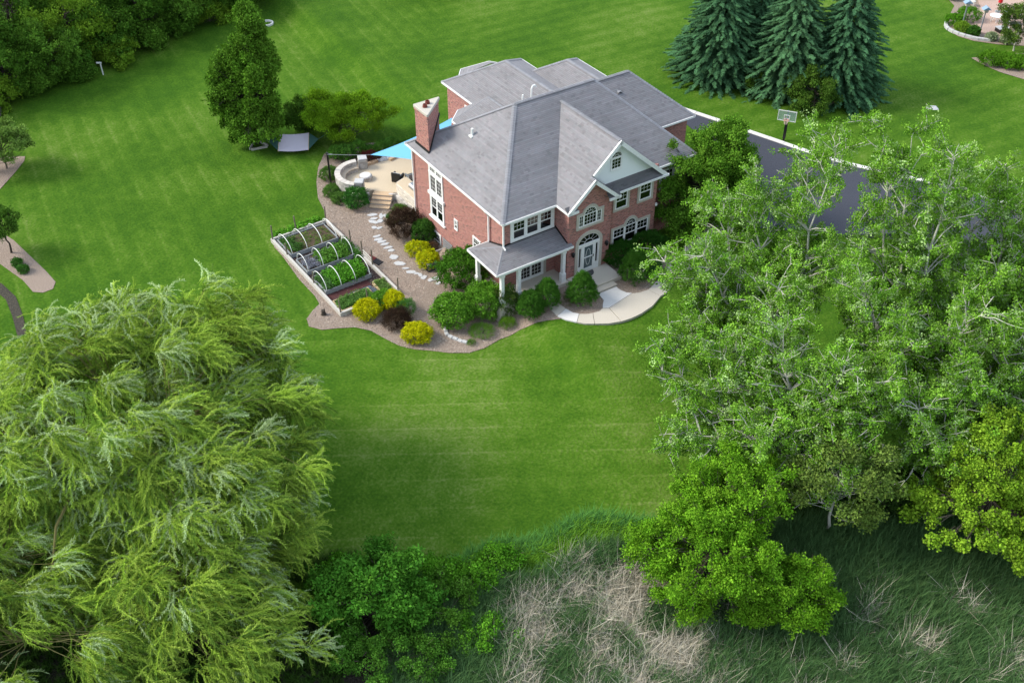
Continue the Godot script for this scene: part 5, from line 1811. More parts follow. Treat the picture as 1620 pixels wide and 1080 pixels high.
func make_background_trees() -> void:
	var sc := Color(0.068, 0.17, 0.072)
	make_spruce("broad blue green spruce at the house end of the spruce group", gp(20.6, -100.0), 11.5, 5.6, sc)
	make_spruce("slim blue green spruce behind the gap in the spruce group", gp(24.6, -101.5), 10.8, 4.0, sc)
	make_spruce("blue green spruce behind the round green bush", gp(27.0, -97.2), 11.5, 5.4, Color(0.08, 0.19, 0.08))
	make_spruce("dark spruce at the driveway end of the spruce group", gp(31.8, -96.0), 11.5, 5.0, Color(0.062, 0.16, 0.07))
	broad_tree("round_bush", "round mid green bush at the foot of the spruces", gp(28.7, -92.6), 1.8, 0.1, [[Vector3(0, 1.9, 0), Vector3(2.2, 1.9, 2.0), 50]], 0.5, 34, 0.45, Color(0.055, 0.13, 0.015), Color(0.09, 0.17, 0.025), {"category": "bush"})
	broad_tree("round_bush", "small green bush between the two nearest spruces", gp(23.8, -96.0), 1.0, 0.06, [[Vector3(0, 1.1, 0), Vector3(0.9, 1.1, 0.9), 16]], 0.4, 26, 0.4, Color(0.055, 0.13, 0.015), Color(0.09, 0.17, 0.025), {"category": "bush"})
	# pear tree with two leaders beside the hammock
	broad_tree("pear_tree", "tall upright pear tree with two leaders beside the hammock", gp(-23.6, -88.2), 6.0, 0.22, [[Vector3(0.8, 6.0, 0.2), Vector3(1.8, 5.2, 1.8), 140], [Vector3(0.9, 10.6, 0.1), Vector3(0.9, 2.4, 0.9), 40], [Vector3(-1.8, 4.6, -0.4), Vector3(1.7, 3.9, 1.6), 70], [Vector3(0.2, 2.0, 0.6), Vector3(2.7, 1.3, 1.7), 40]], 0.5, 26, 0.5, Color(0.07, 0.18, 0.014), Color(0.13, 0.27, 0.028), {"bark": M.bark_dark, "twigs": 3, "mesh": L.small[0]})
	broad_tree("locust_tree", "small spreading yellow green tree at the patio end of the hammock", gp(-16.0, -89.0), 2.2, 0.12, [[Vector3(0.6, 2.7, 0), Vector3(3.7, 1.5, 3.0), 120]], 0.5, 34, 0.6, Color(0.14, 0.30, 0.012), Color(0.21, 0.39, 0.02), {"mesh": L.fine[0], "flat": 0.5, "twigs": 2})
	broad_tree("dogwood_shrub", "green shrub between the pear tree and the yellow green tree", gp(-19.6, -90.6), 1.6, 0.08, [[Vector3(0, 1.9, 0), Vector3(1.5, 1.8, 1.4), 34]], 0.45, 30, 0.42, Color(0.04, 0.11, 0.012), Color(0.07, 0.15, 0.02), {"category": "shrub"})
	# small trees on the left beds
	broad_tree("crabapple_tree", "small pale green tree standing in the corner mulch strip", gp(-45.3, -83.6), 1.8, 0.1, [[Vector3(-0.3, 3.0, 0), Vector3(2.5, 1.8, 2.2), 50]], 0.5, 26, 0.46, Color(0.13, 0.24, 0.04), Color(0.2, 0.32, 0.07), {"mesh": L.spray[0], "twigs": 2})
	broad_tree("young_tree", "young dark green tree with a thin trunk in the mulch island", gp(-40.1, -70.4), 2.2, 0.1, [[Vector3(-0.2, 2.9, 0), Vector3(1.6, 1.4, 1.5), 30]], 0.42, 24, 0.4, Color(0.06, 0.15, 0.02), Color(0.11, 0.22, 0.03), {"twigs": 2, "bark": M.bark_dark})
	# woods along the far left edge
	var edge := [[-58.0, -93.5, 6.5, 3.8, 0], [-53.0, -95.0, 5.0, 3.4, 1], [-50.5, -98.5, 6.8, 3.6, 0], [-56.0, -101.0, 8.5, 4.2, 2], [-47.0, -101.0, 5.6, 3.2, 2], [-51.5, -106.0, 9.0, 4.2, 0], [-45.8, -105.5, 7.6, 3.6, 1], [-43.0, -107.5, 6.0, 3.1, 0], [-46.5, -111.5, 9.4, 4.2, 2], [-40.5, -111.0, 7.0, 3.4, 0], [-41.5, -116.5, 9.4, 4.0, 1], [-36.8, -115.0, 6.4, 3.2, 2], [-36.0, -120.5, 9.0, 4.0, 0], [-31.8, -119.0, 6.4, 3.2, 0], [-60.5, -106.5, 9.5, 4.4, 0], [-55.0, -112.5, 10.0, 4.4, 1], [-49.0, -118.5, 10.0, 4.4, 0], [-29.5, -123.6, 7.6, 3.6, 2], [-43.5, -124.5, 10.0, 4.4, 2], [-35.5, -127.0, 10.0, 4.2, 1]]
	var names := ["dark green woodland tree with a rounded crown in the far wood", "yellowish green woodland tree in the far wood", "mid green woodland tree with a loose crown in the far wood"]
	var cols := [[Color(0.045, 0.13, 0.014), Color(0.09, 0.20, 0.022)], [Color(0.10, 0.21, 0.016), Color(0.16, 0.28, 0.024)], [Color(0.065, 0.165, 0.018), Color(0.11, 0.23, 0.026)]]
	for e in edge:
		var hh: float = e[2]
		var r: float = e[3]
		broad_tree("woodland_tree", names[e[4]], gp(e[0], e[1]), hh * 0.7, 0.2, [[Vector3(0, hh * 0.56, 0), Vector3(r, hh * 0.46, r), 56]], 0.85, 24, 0.62, cols[e[4]][0], cols[e[4]][1], {"group": "trees of the far wood", "floor": -0.95, "twigs": 1, "bark": M.bark_dark, "inner": 0.6, "mesh": L.spray[e[4]]})
	var ub := [[-52.0, -92.2], [-49.4, -94.4], [-46.9, -97.6], [-43.8, -101.5], [-40.6, -104.6], [-38.3, -108.2], [-35.8, -112.0], [-33.2, -115.0], [-30.6, -117.6]]
	for i in ub.size():
		broad_tree("woodland_shrub", "low leafy shrub along the mown edge of the far wood", gp(ub[i][0] - 0.9, ub[i][1] - 0.9), 1.0, 0.06, [[Vector3(0, 1.2, 0), Vector3(1.9, 1.3, 1.9), 24]], 0.6, 22, 0.55, cols[i % 3][0], cols[i % 3][1], {"group": "shrubs at the edge of the far wood", "category": "shrub", "twigs": 0})
	# trees just beyond the top edge of the view
	for e in [[-12.0, -123.5, 6.0], [-7.5, -123.0, 5.0]]:
		broad_tree("field_tree", "dark tree at the far end of the back lawn", gp(e[0], e[1]), e[2] * 0.6, 0.2, [[Vector3(0, e[2] * 0.55, 0), Vector3(3.0, e[2] * 0.45, 3.0), 40]], 0.8, 22, 0.6, cols[0][0], cols[0][1], {"group": "trees at the far end of the back lawn"})

# ---------------------------------------------------------------- shrubs
func shrub(called: String, label: String, at: Vector3, r: Vector3, n: int, size: float, ca: Color, cb: Color, mesh: Mesh, o := {}) -> void:
	var t := thing(called, label, o.get("category", "shrub"), at, 0.0, o.get("group", ""))
	var st := MB.new()
	for k in 5:
		limb(st, Vector3(rnd(-0.06, 0.06), -0.1, rnd(-0.06, 0.06)), Vector3(rnd(-0.5, 0.5) * r.x, r.y * rnd(0.9, 1.5), rnd(-0.5, 0.5) * r.z), 0.035, 0.01, 0.0, 4, 3)
	build(st, "stems", M.bark_dark, t)
	var ns := FastNoiseLite.new()
	ns.seed = int(at.x * 37.0 + at.z * 11.0)
	ns.frequency = o.get("lump", 1.2)
	var ins := Inst.new()
	var cone: float = o.get("cone", 0.0)
	for i in n:
		var d := rdir()
		if d.y < -0.55: d.y = -d.y
		var k: float = (1.0 + 0.28 * ns.get_noise_3dv(d * 1.6) * (0.4 + o.get("rough", 1.0))) * lerpf(0.82, 1.03, sqrt(rnd()))
		var p := Vector3(d.x * r.x, d.y * r.y, d.z * r.z) * k
		var hy := (p.y + r.y) / (2.0 * r.y)
		if cone > 0.0:
			var q := 1.0 - cone * maxf(0.0, hy - 0.25)
			p.x *= q
			p.z *= q
		p.y += r.y * 0.92
		var col := ca.lerp(cb, rnd()) * rnd(0.8, 1.2)
		if o.has("bloom") and rnd() < o.bloom: col = o.bloom_color
		ins.put(rbasis(size * rnd(0.75, 1.25)), p, col)
	multi(ins, mesh, o.get("mat", M.leaf), "foliage", t)

func make_shrubs() -> void:
	var gold := Color(0.44, 0.48, 0.006)
	var gold2 := Color(0.60, 0.59, 0.012)
	var ever := Color(0.05, 0.16, 0.016)
	var ever2 := Color(0.09, 0.23, 0.03)
	var leafy := Color(0.09, 0.25, 0.018)
	var leafy2 := Color(0.17, 0.37, 0.04)
	var plum := Color(0.040, 0.026, 0.018)
	var plum2 := Color(0.075, 0.045, 0.03)
	# gold mounds
	shrub("gold_shrub", "round golden yellow shrub by the near corner of the garden frame", gp(-10.75, -62.3), Vector3(0.95, 0.62, 0.9), 558, 0.24, gold, gold2, L.small[0])
	shrub("gold_shrub", "round golden yellow shrub between the two green mounds", gp(-8.85, -63.2), Vector3(0.82, 0.72, 0.8), 468, 0.24, gold, gold2, L.small[1])
	shrub("gold_shrub", "round golden yellow shrub alone at the tip of the bed", gp(-6.85, -59.6), Vector3(1.0, 0.6, 0.95), 594, 0.24, gold, gold2, L.small[2])
	shrub("gold_shrub", "yellow green shrub beside the plum leaved bush near the house", gp(-7.5, -70.4), Vector3(0.95, 0.5, 0.75), 396, 0.24, Color(0.36, 0.46, 0.01), gold2, L.small[0])
	shrub("gold_shrub", "round yellow green shrub before the basement window", gp(-6.6, -68.7), Vector3(0.85, 0.62, 0.8), 468, 0.24, Color(0.36, 0.45, 0.01), gold2, L.small[1])
	# green mounds
	shrub("green_mound", "mid green round shrub behind the near golden shrub", gp(-9.75, -63.6), Vector3(0.8, 0.62, 0.75), 420, 0.22, leafy, leafy2, L.small[0])
	shrub("green_mound", "fresh green round shrub right of the golden pair", gp(-7.95, -62.6), Vector3(0.78, 0.62, 0.75), 420, 0.22, Color(0.06, 0.20, 0.03), Color(0.10, 0.27, 0.05), L.fine[2])
	shrub("plum_shrub", "dark plum leaved shrub before the golden shrubs", gp(-8.45, -61.2), Vector3(0.98, 0.66, 0.85), 560, 0.32, plum, plum2, L.fine[1], {"rough": 1.8})
	shrub("plum_shrub", "large dark plum leaved bush beside the stepping stones", gp(-8.8, -73.2), Vector3(1.3, 1.15, 1.25), 950, 0.36, plum, plum2, L.fine[2], {"rough": 1.6, "bloom": 0.05, "bloom_color": Color(0.3, 0.22, 0.16)})
	shrub("rhododendron_bush", "glossy dark green bush between the plum bush and the house wall", gp(-7.2, -72.2), Vector3(0.95, 0.95, 0.9), 520, 0.26, Color(0.03, 0.10, 0.015), Color(0.07, 0.17, 0.025), L.small[1])
	shrub("grass_clump", "soft green tuft beside the patio steps", gp(-9.4, -76.1), Vector3(0.62, 0.42, 0.6), 200, 0.24, Color(0.08, 0.19, 0.025), Color(0.12, 0.25, 0.03), L.needle[0])
	shrub("grass_clump", "soft green tuft between the patio steps and the plum bush", gp(-9.95, -74.9), Vector3(0.5, 0.4, 0.5), 170, 0.22, Color(0.07, 0.18, 0.03), Color(0.11, 0.24, 0.04), L.needle[1])
	shrub("grass_clump", "small olive tuft against the patio retaining wall", gp(-8.4, -75.2), Vector3(0.6, 0.4, 0.5), 170, 0.22, Color(0.08, 0.15, 0.04), Color(0.13, 0.2, 0.05), L.needle[2])
	shrub("viburnum_bush", "round dark green bush with white flowers before the seat wall", gp(-13.2, -77.3), Vector3(1.0, 0.85, 0.95), 520, 0.25, Color(0.03, 0.12, 0.02), Color(0.06, 0.19, 0.03), L.small[2], {"bloom": 0.05, "bloom_color": Color(0.5, 0.6, 0.38)})
	shrub("lavender_mound", "soft green mound left of the white flowered bush", gp(-14.7, -78.0), Vector3(0.75, 0.42, 0.6), 260, 0.22, Color(0.09, 0.2, 0.04), Color(0.14, 0.27, 0.05), L.needle[0])
	shrub("lavender_mound", "large soft green mound at the outside of the seat wall", gp(-15.5, -79.2), Vector3(0.8, 0.42, 0.75), 340, 0.22, Color(0.09, 0.2, 0.04), Color(0.14, 0.27, 0.05), L.needle[1])
	shrub("lavender_mound", "soft green mound at the foot of the sail post", gp(-16.1, -81.8), Vector3(0.8, 0.55, 0.8), 300, 0.22, Color(0.07, 0.17, 0.03), Color(0.12, 0.23, 0.04), L.needle[2])
	shrub("plum_shrub", "dark red barberry behind the far pier of the seat wall", hp(-3.5, -0.8, -25.1), Vector3(0.9, 0.65, 0.6), 300, 0.22, Color(0.06, 0.012, 0.015), Color(0.10, 0.02, 0.025), L.fine[0])
	# planting behind the patio
	for i in 8:
		var x := -15.9 + i * 1.02
		var lab: String = ["leafy green perennial at the hammock end of the bed behind the patio", "dark green perennial second from the hammock end behind the patio", "leafy green perennial third from the hammock end behind the patio", "dark green perennial before the middle of the bed behind the patio", "leafy green perennial in the middle of the bed behind the patio", "upright grass clump beside the bird bath stone", "upright dark grass clump behind the fire pit view of the house", "small silver green clump closest to the chimney behind the patio"][i]
		shrub("perennial_plant", lab, gp(x, -85.2 - 0.14 * i + 0.3 * (i % 2), 0.3 if i > 4 else 0.15), Vector3(0.75, 0.55 + 0.12 * (i % 3), 0.7), 240, 0.26, Color(0.04, 0.13, 0.02) if i % 2 else Color(0.06, 0.18, 0.02), Color(0.09, 0.22, 0.03), L.small[i % 3] if i < 5 else L.needle[i % 3])
	# shrubs round the porch
	shrub("hydrangea_bush", "leafy bright green hydrangea beside the grey utility box", gp(-4.3, -61.6), Vector3(1.5, 1.1, 1.4), 760, 0.34, leafy, leafy2, L.small[0])
	shrub("hydrangea_bush", "tall leafy green hydrangea before the porch corner", gp(-2.0, -62.5), Vector3(1.5, 1.3, 1.4), 820, 0.34, leafy, leafy2, L.small[1])
	shrub("ninebark_bush", "large loose green bush beside the left end of the porch", gp(-3.7, -66.0), Vector3(1.9, 1.5, 1.6), 900, 0.34, Color(0.045, 0.15, 0.012), Color(0.09, 0.23, 0.02), L.small[2], {"rough": 1.8})
	shrub("ninebark_bush", "dark green bush in the shade behind the porch corner column", gp(-1.9, -67.4), Vector3(1.0, 1.1, 0.9), 420, 0.26, Color(0.035, 0.11, 0.012), Color(0.06, 0.16, 0.02), L.small[0])
	shrub("holly_bush", "upright dark olive bush between the hydrangea and the clipped evergreens", gp(-0.45, -62.1), Vector3(0.95, 1.25, 0.85), 560, 0.24, Color(0.04, 0.10, 0.02), Color(0.10, 0.16, 0.03), L.small[1], {"rough": 1.8})
	shrub("spirea_shrub", "low bright green spreading shrub at the edge of the front bed", gp(-2.2, -60.2), Vector3(0.95, 0.32, 0.8), 300, 0.22, Color(0.10, 0.24, 0.02), Color(0.16, 0.32, 0.03), L.fine[0])
	shrub("spirea_shrub", "low bright green shrub before the clipped evergreens", gp(-0.35, -60.9), Vector3(0.6, 0.4, 0.5), 220, 0.22, Color(0.12, 0.26, 0.02), Color(0.17, 0.33, 0.03), L.fine[1])
	shrub("spirea_shrub", "tiny green shrub at the tip of the front bed", gp(-2.9, -59.0), Vector3(0.3, 0.18, 0.3), 80, 0.18, Color(0.08, 0.2, 0.02), Color(0.12, 0.26, 0.03), L.fine[2])
	shrub("evergreen_shrub", "clipped dark green evergreen cone, left one of the touching pair", gp(1.35, -61.3), Vector3(1.0, 1.12, 1.0), 1900, 0.17, ever, ever2, L.needle[0], {"cone": 0.45, "lump": 2.2, "mat": M.needle})
	shrub("evergreen_shrub", "clipped dark green evergreen cone, the one of the touching pair closest to the walk", gp(2.55, -62.0), Vector3(0.98, 1.2, 0.98), 1900, 0.17, ever, ever2, L.needle[1], {"cone": 0.5, "lump": 2.2, "mat": M.needle})
	shrub("evergreen_shrub", "bumpy dark green evergreen cone inside the curve of the walk", gp(5.15, -62.6), Vector3(1.15, 1.3, 1.12), 2200, 0.17, ever, ever2, L.needle[2], {"cone": 0.7, "lump": 2.6, "rough": 1.3, "mat": M.needle})
	shrub("evergreen_shrub", "bumpy dark green evergreen cone right of the front steps", gp(9.3, -65.2), Vector3(1.2, 1.45, 1.15), 2300, 0.17, ever, ever2, L.needle[0], {"cone": 0.7, "lump": 2.6, "rough": 1.3, "mat": M.needle})
	shrub("yew_hedge", "dense dark green yew under the triple window beside the landing", gp(8.4, -67.4), Vector3(1.5, 0.95, 1.1), 1500, 0.19, Color(0.022, 0.09, 0.01), Color(0.04, 0.13, 0.016), L.needle[1], {"mat": M.needle})
	shrub("yew_hedge", "dense dark green yew under the far half of the triple window", gp(10.6, -68.7), Vector3(1.5, 0.95, 1.1), 1400, 0.19, Color(0.022, 0.085, 0.01), Color(0.04, 0.12, 0.016), L.needle[2], {"mat": M.needle})
	shrub("hosta_plant", "green hosta beside the walk under the cottonwood branches", gp(11.1, -65.6), Vector3(0.6, 0.32, 0.55), 160, 0.3, Color(0.06, 0.19, 0.04), Color(0.10, 0.26, 0.06), L.small[2], {"category": "plant"})
	shrub("hosta_plant", "small green plant behind the right hand evergreen cone", gp(10.9, -66.7), Vector3(0.5, 0.4, 0.5), 140, 0.26, Color(0.06, 0.17, 0.03), Color(0.11, 0.24, 0.05), L.small[0], {"category": "plant"})
	shrub("ground_cover", "yellowing low plants along the inner edge of the walk", gp(3.9, -62.6), Vector3(0.7, 0.12, 0.8), 160, 0.16, Color(0.10, 0.13, 0.03), Color(0.2, 0.2, 0.06), L.fine[0], {"category": "plant"})
	shrub("rust_shrub", "small rust brown shrub at the house wall beside the basement window", gp(-6.35, -71.0), Vector3(0.42, 0.5, 0.4), 160, 0.2, Color(0.09, 0.045, 0.025), Color(0.13, 0.07, 0.04), L.fine[2])
	for e in [[-39.0, -68.7, "small green plant in the middle of the mulch island"], [-38.2, -67.8, "small green plant close to the rounded end of the mulch island"]]:
		shrub("bed_plant", e[2], gp(e[0], e[1]), Vector3(0.4, 0.3, 0.4), 120, 0.22, Color(0.04, 0.14, 0.02), Color(0.07, 0.2, 0.03), L.small[0], {"category": "plant"})
	shrub("purple_shrub", "grey violet smoke shrub at the far left edge of the wood", gp(-50.3, -92.6), Vector3(1.1, 1.0, 1.0), 260, 0.4, Color(0.10, 0.085, 0.10), Color(0.15, 0.13, 0.14), L.small[1])

# ---------------------------------------------------------------- marsh
func make_marsh() -> void:
	var ns := FastNoiseLite.new()
	ns.seed = 4
	ns.frequency = 0.30
	ns.fractal_octaves = 3
	var green := Inst.new()
	var dead := Inst.new()
	var lush := Inst.new()
	var weeds := Inst.new()
	for i in 42000:
		var x := rnd(-7.0, 34.0)
		var z := rnd(-43.0, -29.0)
		var top := -41.9 + 0.35 * sin(x * 0.9) + (maxf(0.0, 4.0 - x) * 0.42 if x < 4.0 else 0.0)
		if z < top: continue
		var n := ns.get_noise_2d(x, z)
		var p := gp(x, z, -0.05)
		var band := z - top
		var deadness := 0.0
		if x < 12.0 and rnd() < (0.42 if band < 2.8 else 0.07):
			weeds.put(tilt_basis(rnd(0.3, 0.6), 0.6), p + Vector3(0, rnd(0.15, 0.7), 0), Color(0.09, 0.25, 0.015).lerp(Color(0.17, 0.36, 0.03), rnd()) * rnd(0.8, 1.2))
		if x < 13.0: deadness = sstep((x + 1.5) / 2.5) * lerpf(0.3, 1.0, sstep((11.5 - x) / 2.5)) * sstep((band - 2.0) / 1.2) * sstep((n + 0.2) / 0.26)
		else: deadness = sstep((n - 0.15) / 0.2) * 0.6 * sstep((z + 38.5) / 3.0)
		if x < 10.0 and band < 2.3:
			var c := Color(0.05, 0.15, 0.03).lerp(Color(0.08, 0.20, 0.04), rnd()) if band < 0.75 else Color(0.08, 0.19, 0.015).lerp(Color(0.12, 0.25, 0.02), rnd())
			lush.put(tilt_basis(rnd(0.7, 1.25), 0.3), p, c * (1.4 * rnd(0.8, 1.2)))
		elif rnd() < deadness:
			var c := Color(0.46, 0.41, 0.31).lerp(Color(0.70, 0.66, 0.55), rnd())
			var q := Basis.from_euler(Vector3(rnd(-0.9, 0.9), rnd(0, TAU), rnd(-0.9, 0.9)))
			var s := rnd(0.8, 1.5)
			dead.put(q.scaled_local(Vector3(s, s, s)), p + Vector3(0, rnd(0.0, 0.4), 0), c * rnd(0.75, 1.1))
			if rnd() < 0.5: green.put(tilt_basis(rnd(0.9, 1.6), 0.2), p, Color(0.045, 0.10, 0.035) * rnd(0.8, 1.2))
		elif rnd() < 0.72:
			var c := Color(0.06, 0.14, 0.045).lerp(Color(0.11, 0.21, 0.07), rnd())
			green.put((Basis(Vector3(0, 0, 1), rnd(-0.45, -0.05)) * Basis(Vector3.UP, rnd(0, TAU))).scaled(Vector3.ONE * rnd(1.2, 2.1)), p, c * rnd(0.8, 1.2))
			if x < 13.0 and rnd() < 0.3:
				lush.put(tilt_basis(rnd(0.3, 0.6), 0.4), p, Color(0.06, 0.14, 0.02) * rnd(0.8, 1.2))
	tag(multi(green, L.reed[0], M.reed, "cattail_reeds"), "dark green cattail reeds leaning over the marsh", "reeds")
	tag(multi(dead, L.dead[1], M.reed, "dead_reeds"), "matted straw coloured dead reeds in the marsh", "reeds")
	tag(multi(lush, L.tuft[2], M.leaf, "marsh_edge_grass"), "lush tall grass and weeds along the mown edge of the marsh", "grass")
	tag(multi(weeds, L.small[0], M.leaf, "marsh_weeds"), "bright broad leaved weeds among the marsh grass", "weeds")
	# leaf litter and low growth under the willow and the cottonwoods
	var low := Inst.new()
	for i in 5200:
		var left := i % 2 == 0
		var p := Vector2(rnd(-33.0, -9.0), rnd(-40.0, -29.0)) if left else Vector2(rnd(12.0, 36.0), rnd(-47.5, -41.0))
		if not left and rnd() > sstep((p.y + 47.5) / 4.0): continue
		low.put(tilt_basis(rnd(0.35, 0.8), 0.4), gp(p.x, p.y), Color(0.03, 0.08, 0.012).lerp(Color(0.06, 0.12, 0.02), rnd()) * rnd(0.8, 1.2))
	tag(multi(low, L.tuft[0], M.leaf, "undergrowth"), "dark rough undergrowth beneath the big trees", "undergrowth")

# ---------------------------------------------------------------- things in the yard
func make_yard_things() -> void:
	# hammock between the pear tree and the small tree
	var hm := thing("hammock", "pale lilac quilted hammock with green netted ends hung between two trees", "hammock", gp(-20.0, -86.9), 0.08)
	var fab := MB.new()
	var n := 10
	for i in n:
		for j in 5:
			var q: Array = []
			for e in [[0, 0], [1, 0], [1, 1], [0, 1]]:
				var u: float = (i + e[0]) / float(n)
				var v: float = (j + e[1]) / 5.0
				q.append(Vector3(lerpf(-1.35, 1.35, u), 0.85 - 0.1 * sin(PI * u) - 0.06 * sin(PI * v) + 0.7 * (0.5 - v), lerpf(-0.95, 0.95, v)))
			fab.quad(q[0], q[1], q[2], q[3])
	build(fab, "fabric", mat(Color(0.72, 0.70, 0.74), 0.9), hm)
	for s in [-1, 1]:
		var net := MB.new()
		var tipv := Vector3(s * 2.3, 1.05, 0)
		net.tri(Vector3(s * 1.37, 1.19, -0.93), Vector3(s * 1.37, 0.5, 0.93), tipv)
		build(net, "end_net", mat(Color(0.16, 0.30, 0.27), 0.9), hm)
		var br := MB.new()
		br.tube([Vector3(s * 1.37, 1.22, -1.0), Vector3(s * 1.37, 0.48, 1.0)], [0.025, 0.025], 6)
		build(br, "spreader_bar", M.timber_new, hm)
		var rp := MB.new()
		rp.tube([tipv, Vector3(s * 3.4, 1.5, -0.6)], [0.025, 0.025], 5)
		build(rp, "strap", mat(Color(0.2, 0.34, 0.30), 0.9), hm)
	# nest box post at the wood, ring of edging, stones
	var bb := thing("signpost", "white post with a small board at the edge of the wood", "post", gp(-42.2, -102.4))
	bx(bb, "pole", Vector3(-0.05, -0.1, -0.05), Vector3(0.05, 1.3, 0.05), M.pvc)
	bx(bb, "board", Vector3(-0.4, 1.25, -0.04), Vector3(0.12, 1.4, 0.05), M.pvc)
	var ring := MB.new()
	for i in 8:
		ring.col = Color(0.62, 0.63, 0.62) * rnd(0.9, 1.08)
		ring_block(ring, -1.6 + TAU * i / 14.0 + 0.02, -1.6 + TAU * (i + 1) / 14.0 - 0.02, 0.6, 0.78, -0.1, 0.2)
	var ro := build(ring, "edging_ring", M.stone)
	ro.position = gp(-27.6, -115.2)
	tag(ro, "white half ring of edging stones on the lawn behind the pear tree", "edging ring")
	for e in [[39.8, -117.2, 0.4, "white rock on the far lawn beyond the spruces"], [40.3, -92.9, 0.45, "pale flat rock on the lawn beside the driveway"]]:
		var o := inst(rock(e[2], int(e[0])), "lawn_rock", M.conc_new)
		o.position = gp(e[0], e[1])
		o.scale = Vector3(1.3, 0.5, 1.0)
		tag(o, e[3], "rock")
	var sp := MB.new()
	sp.lathe([Vector2(0.26, -0.1), Vector2(0.19, 0.1), Vector2(0.14, 0.36), Vector2(0.15, 0.42), Vector2(0.0, 0.4)], Vector3.ZERO, 9)
	sp.tube([Vector3(0.05, 0.3, 0), Vector3(0.1, 0.62, 0.02)], [0.07, 0.03], 5)
	var so := build(sp, "tree_stump", M.bark_dark)
	so.position = gp(-14.0, -62.4)
	tag(so, "small dark tree stump in the mulch before the garden frame", "stump")
	# utility box and generator beside the porch
	var ub := thing("utility_box", "grey metal generator box behind the hydrangea", "generator", gp(-5.0, -63.0), YAW)
	var um := MB.new()
	um.slab(Vector3(-0.7, 0.05, -0.4), Vector3(0.7, 0.82, 0.4), 0.04)
	build(um, "cabinet", mat(Color(0.56, 0.58, 0.59), 0.55), ub)
	bx(ub, "vent", Vector3(-0.715, 0.35, -0.3), Vector3(-0.701, 0.7, 0.3), M.black)
	bx(ub, "lid", Vector3(-0.73, 0.82, -0.43), Vector3(0.73, 0.87, 0.43), mat(Color(0.64, 0.66, 0.67), 0.5))
	bx(ub, "pad", Vector3(-0.8, -0.1, -0.5), Vector3(0.8, 0.05, 0.5), M.conc)
	var ac := thing("air_conditioner", "dark grey air conditioner in the bed beside the window well", "air conditioner", hp(-6.9, -1.15, -8.6), YAW)
	bx(ac, "cabinet", Vector3(-0.4, 0, -0.4), Vector3(0.4, 0.7, 0.4), mat(Color(0.28, 0.29, 0.30), 0.6))
	for i in 7: bx(ac, "louvre", Vector3(-0.42, 0.08 + i * 0.085, -0.38), Vector3(-0.4, 0.11 + i * 0.085, 0.38), M.black)
	bx(ac, "lid", Vector3(-0.42, 0.7, -0.42), Vector3(0.42, 0.73, 0.42), mat(Color(0.36, 0.37, 0.38), 0.6))
	# mats by the garden gate
	for e in [[-11.2, -69.6, Color(0.36, 0.12, 0.12), "dark red doormat outside the garden gate"], [-10.65, -69.1, Color(0.13, 0.13, 0.15), "black doormat outside the garden gate"]]:
		var mb := MB.new()
		mb.slab(Vector3(-0.4, 0, -0.28), Vector3(0.4, 0.06, 0.28), 0.01)
		var o := build(mb, "garden_mat", mat(e[2], 0.95))
		o.position = gp(e[0], e[1], 0.05)
		o.rotation.y = -0.7
		tag(o, e[3], "mat")
	var bbs := thing("bird_bath", "pale round bird bath in the bed behind the patio", "bird bath", gp(-10.9, -86.3, 0.0))
	var bm := MB.new()
	bm.lathe([Vector2(0.2, 0), Vector2(0.1, 0.1), Vector2(0.09, 0.6)], Vector3.ZERO, 12)
	build(bm, "pedestal", M.conc_new, bbs)
	bm = MB.new()
	bm.lathe([Vector2(0.08, 0.6), Vector2(0.36, 0.72), Vector2(0.38, 0.76), Vector2(0.32, 0.74), Vector2(0.0, 0.66)], Vector3.ZERO, 16)
	build(bm, "basin", M.conc_new, bbs)
	# tree ring board under the pear tree
	for i in 3:
		var mb := MB.new()
		mb.box(Vector3(-0.75, -0.05, -0.05), Vector3(0.75, 0.2, 0.05))
		var o := build(mb, "border_board", M.timber)
		var a := i * TAU / 3.0 + 0.4
		o.position = gp(-23.5 + 0.55 * sin(a), -87.6 + 0.55 * cos(a))
		o.rotation.y = a
		tag(o, "grey border board at the foot of the pear tree", "board", "border boards round the pear tree")
	# basketball hoop
	var bk := thing("basketball_hoop", "black basketball hoop with a clear white edged backboard beside the driveway", "basketball hoop", Vector3(24.75, 0.0, -86.6), -0.35)
	bk.scale = Vector3(0.88, 0.88, 0.88)
	var pm := MB.new()
	pm.box(Vector3(-0.09, -0.1, -0.09), Vector3(0.09, 2.6, 0.09))
	build(pm, "pole", M.black, bk)
	bx(bk, "pole_pad", Vector3(-0.14, 0.3, -0.14), Vector3(0.14, 1.9, 0.14), M.black)
	bar(bk, "arm", Vector3(0, 2.6, 0), Vector3(0, 3.1, 1.0), 0.1, 0.12, M.gray)
	bar(bk, "arm", Vector3(0, 2.2, 0), Vector3(0, 2.8, 1.0), 0.1, 0.12, M.gray)
	bar(bk, "brace", Vector3(0, 2.6, 0.0), Vector3(0.0, 3.75, 0.6), 0.06, 0.06, mat(Color(0.3, 0.42, 0.62), 0.5))
	var gm := mat(Color(0.75, 0.85, 0.88, 0.18), 0.05)
	gm.transparency = BaseMaterial3D.TRANSPARENCY_ALPHA
	bx(bk, "backboard", Vector3(-0.88, 2.78, 1.0), Vector3(0.88, 3.83, 1.03), gm)
	var fr := MB.new()
	for e in [[-0.92, 2.74, 0.92, 2.8], [-0.92, 3.8, 0.92, 3.87], [-0.92, 2.8, -0.86, 3.8], [0.86, 2.8, 0.92, 3.8], [-0.3, 2.95, 0.3, 3.01], [-0.3, 3.35, 0.3, 3.41], [-0.3, 3.01, -0.24, 3.35], [0.24, 3.01, 0.3, 3.35]]:
		fr.box(Vector3(e[0], e[1], 0.985), Vector3(e[2], e[3], 1.045))
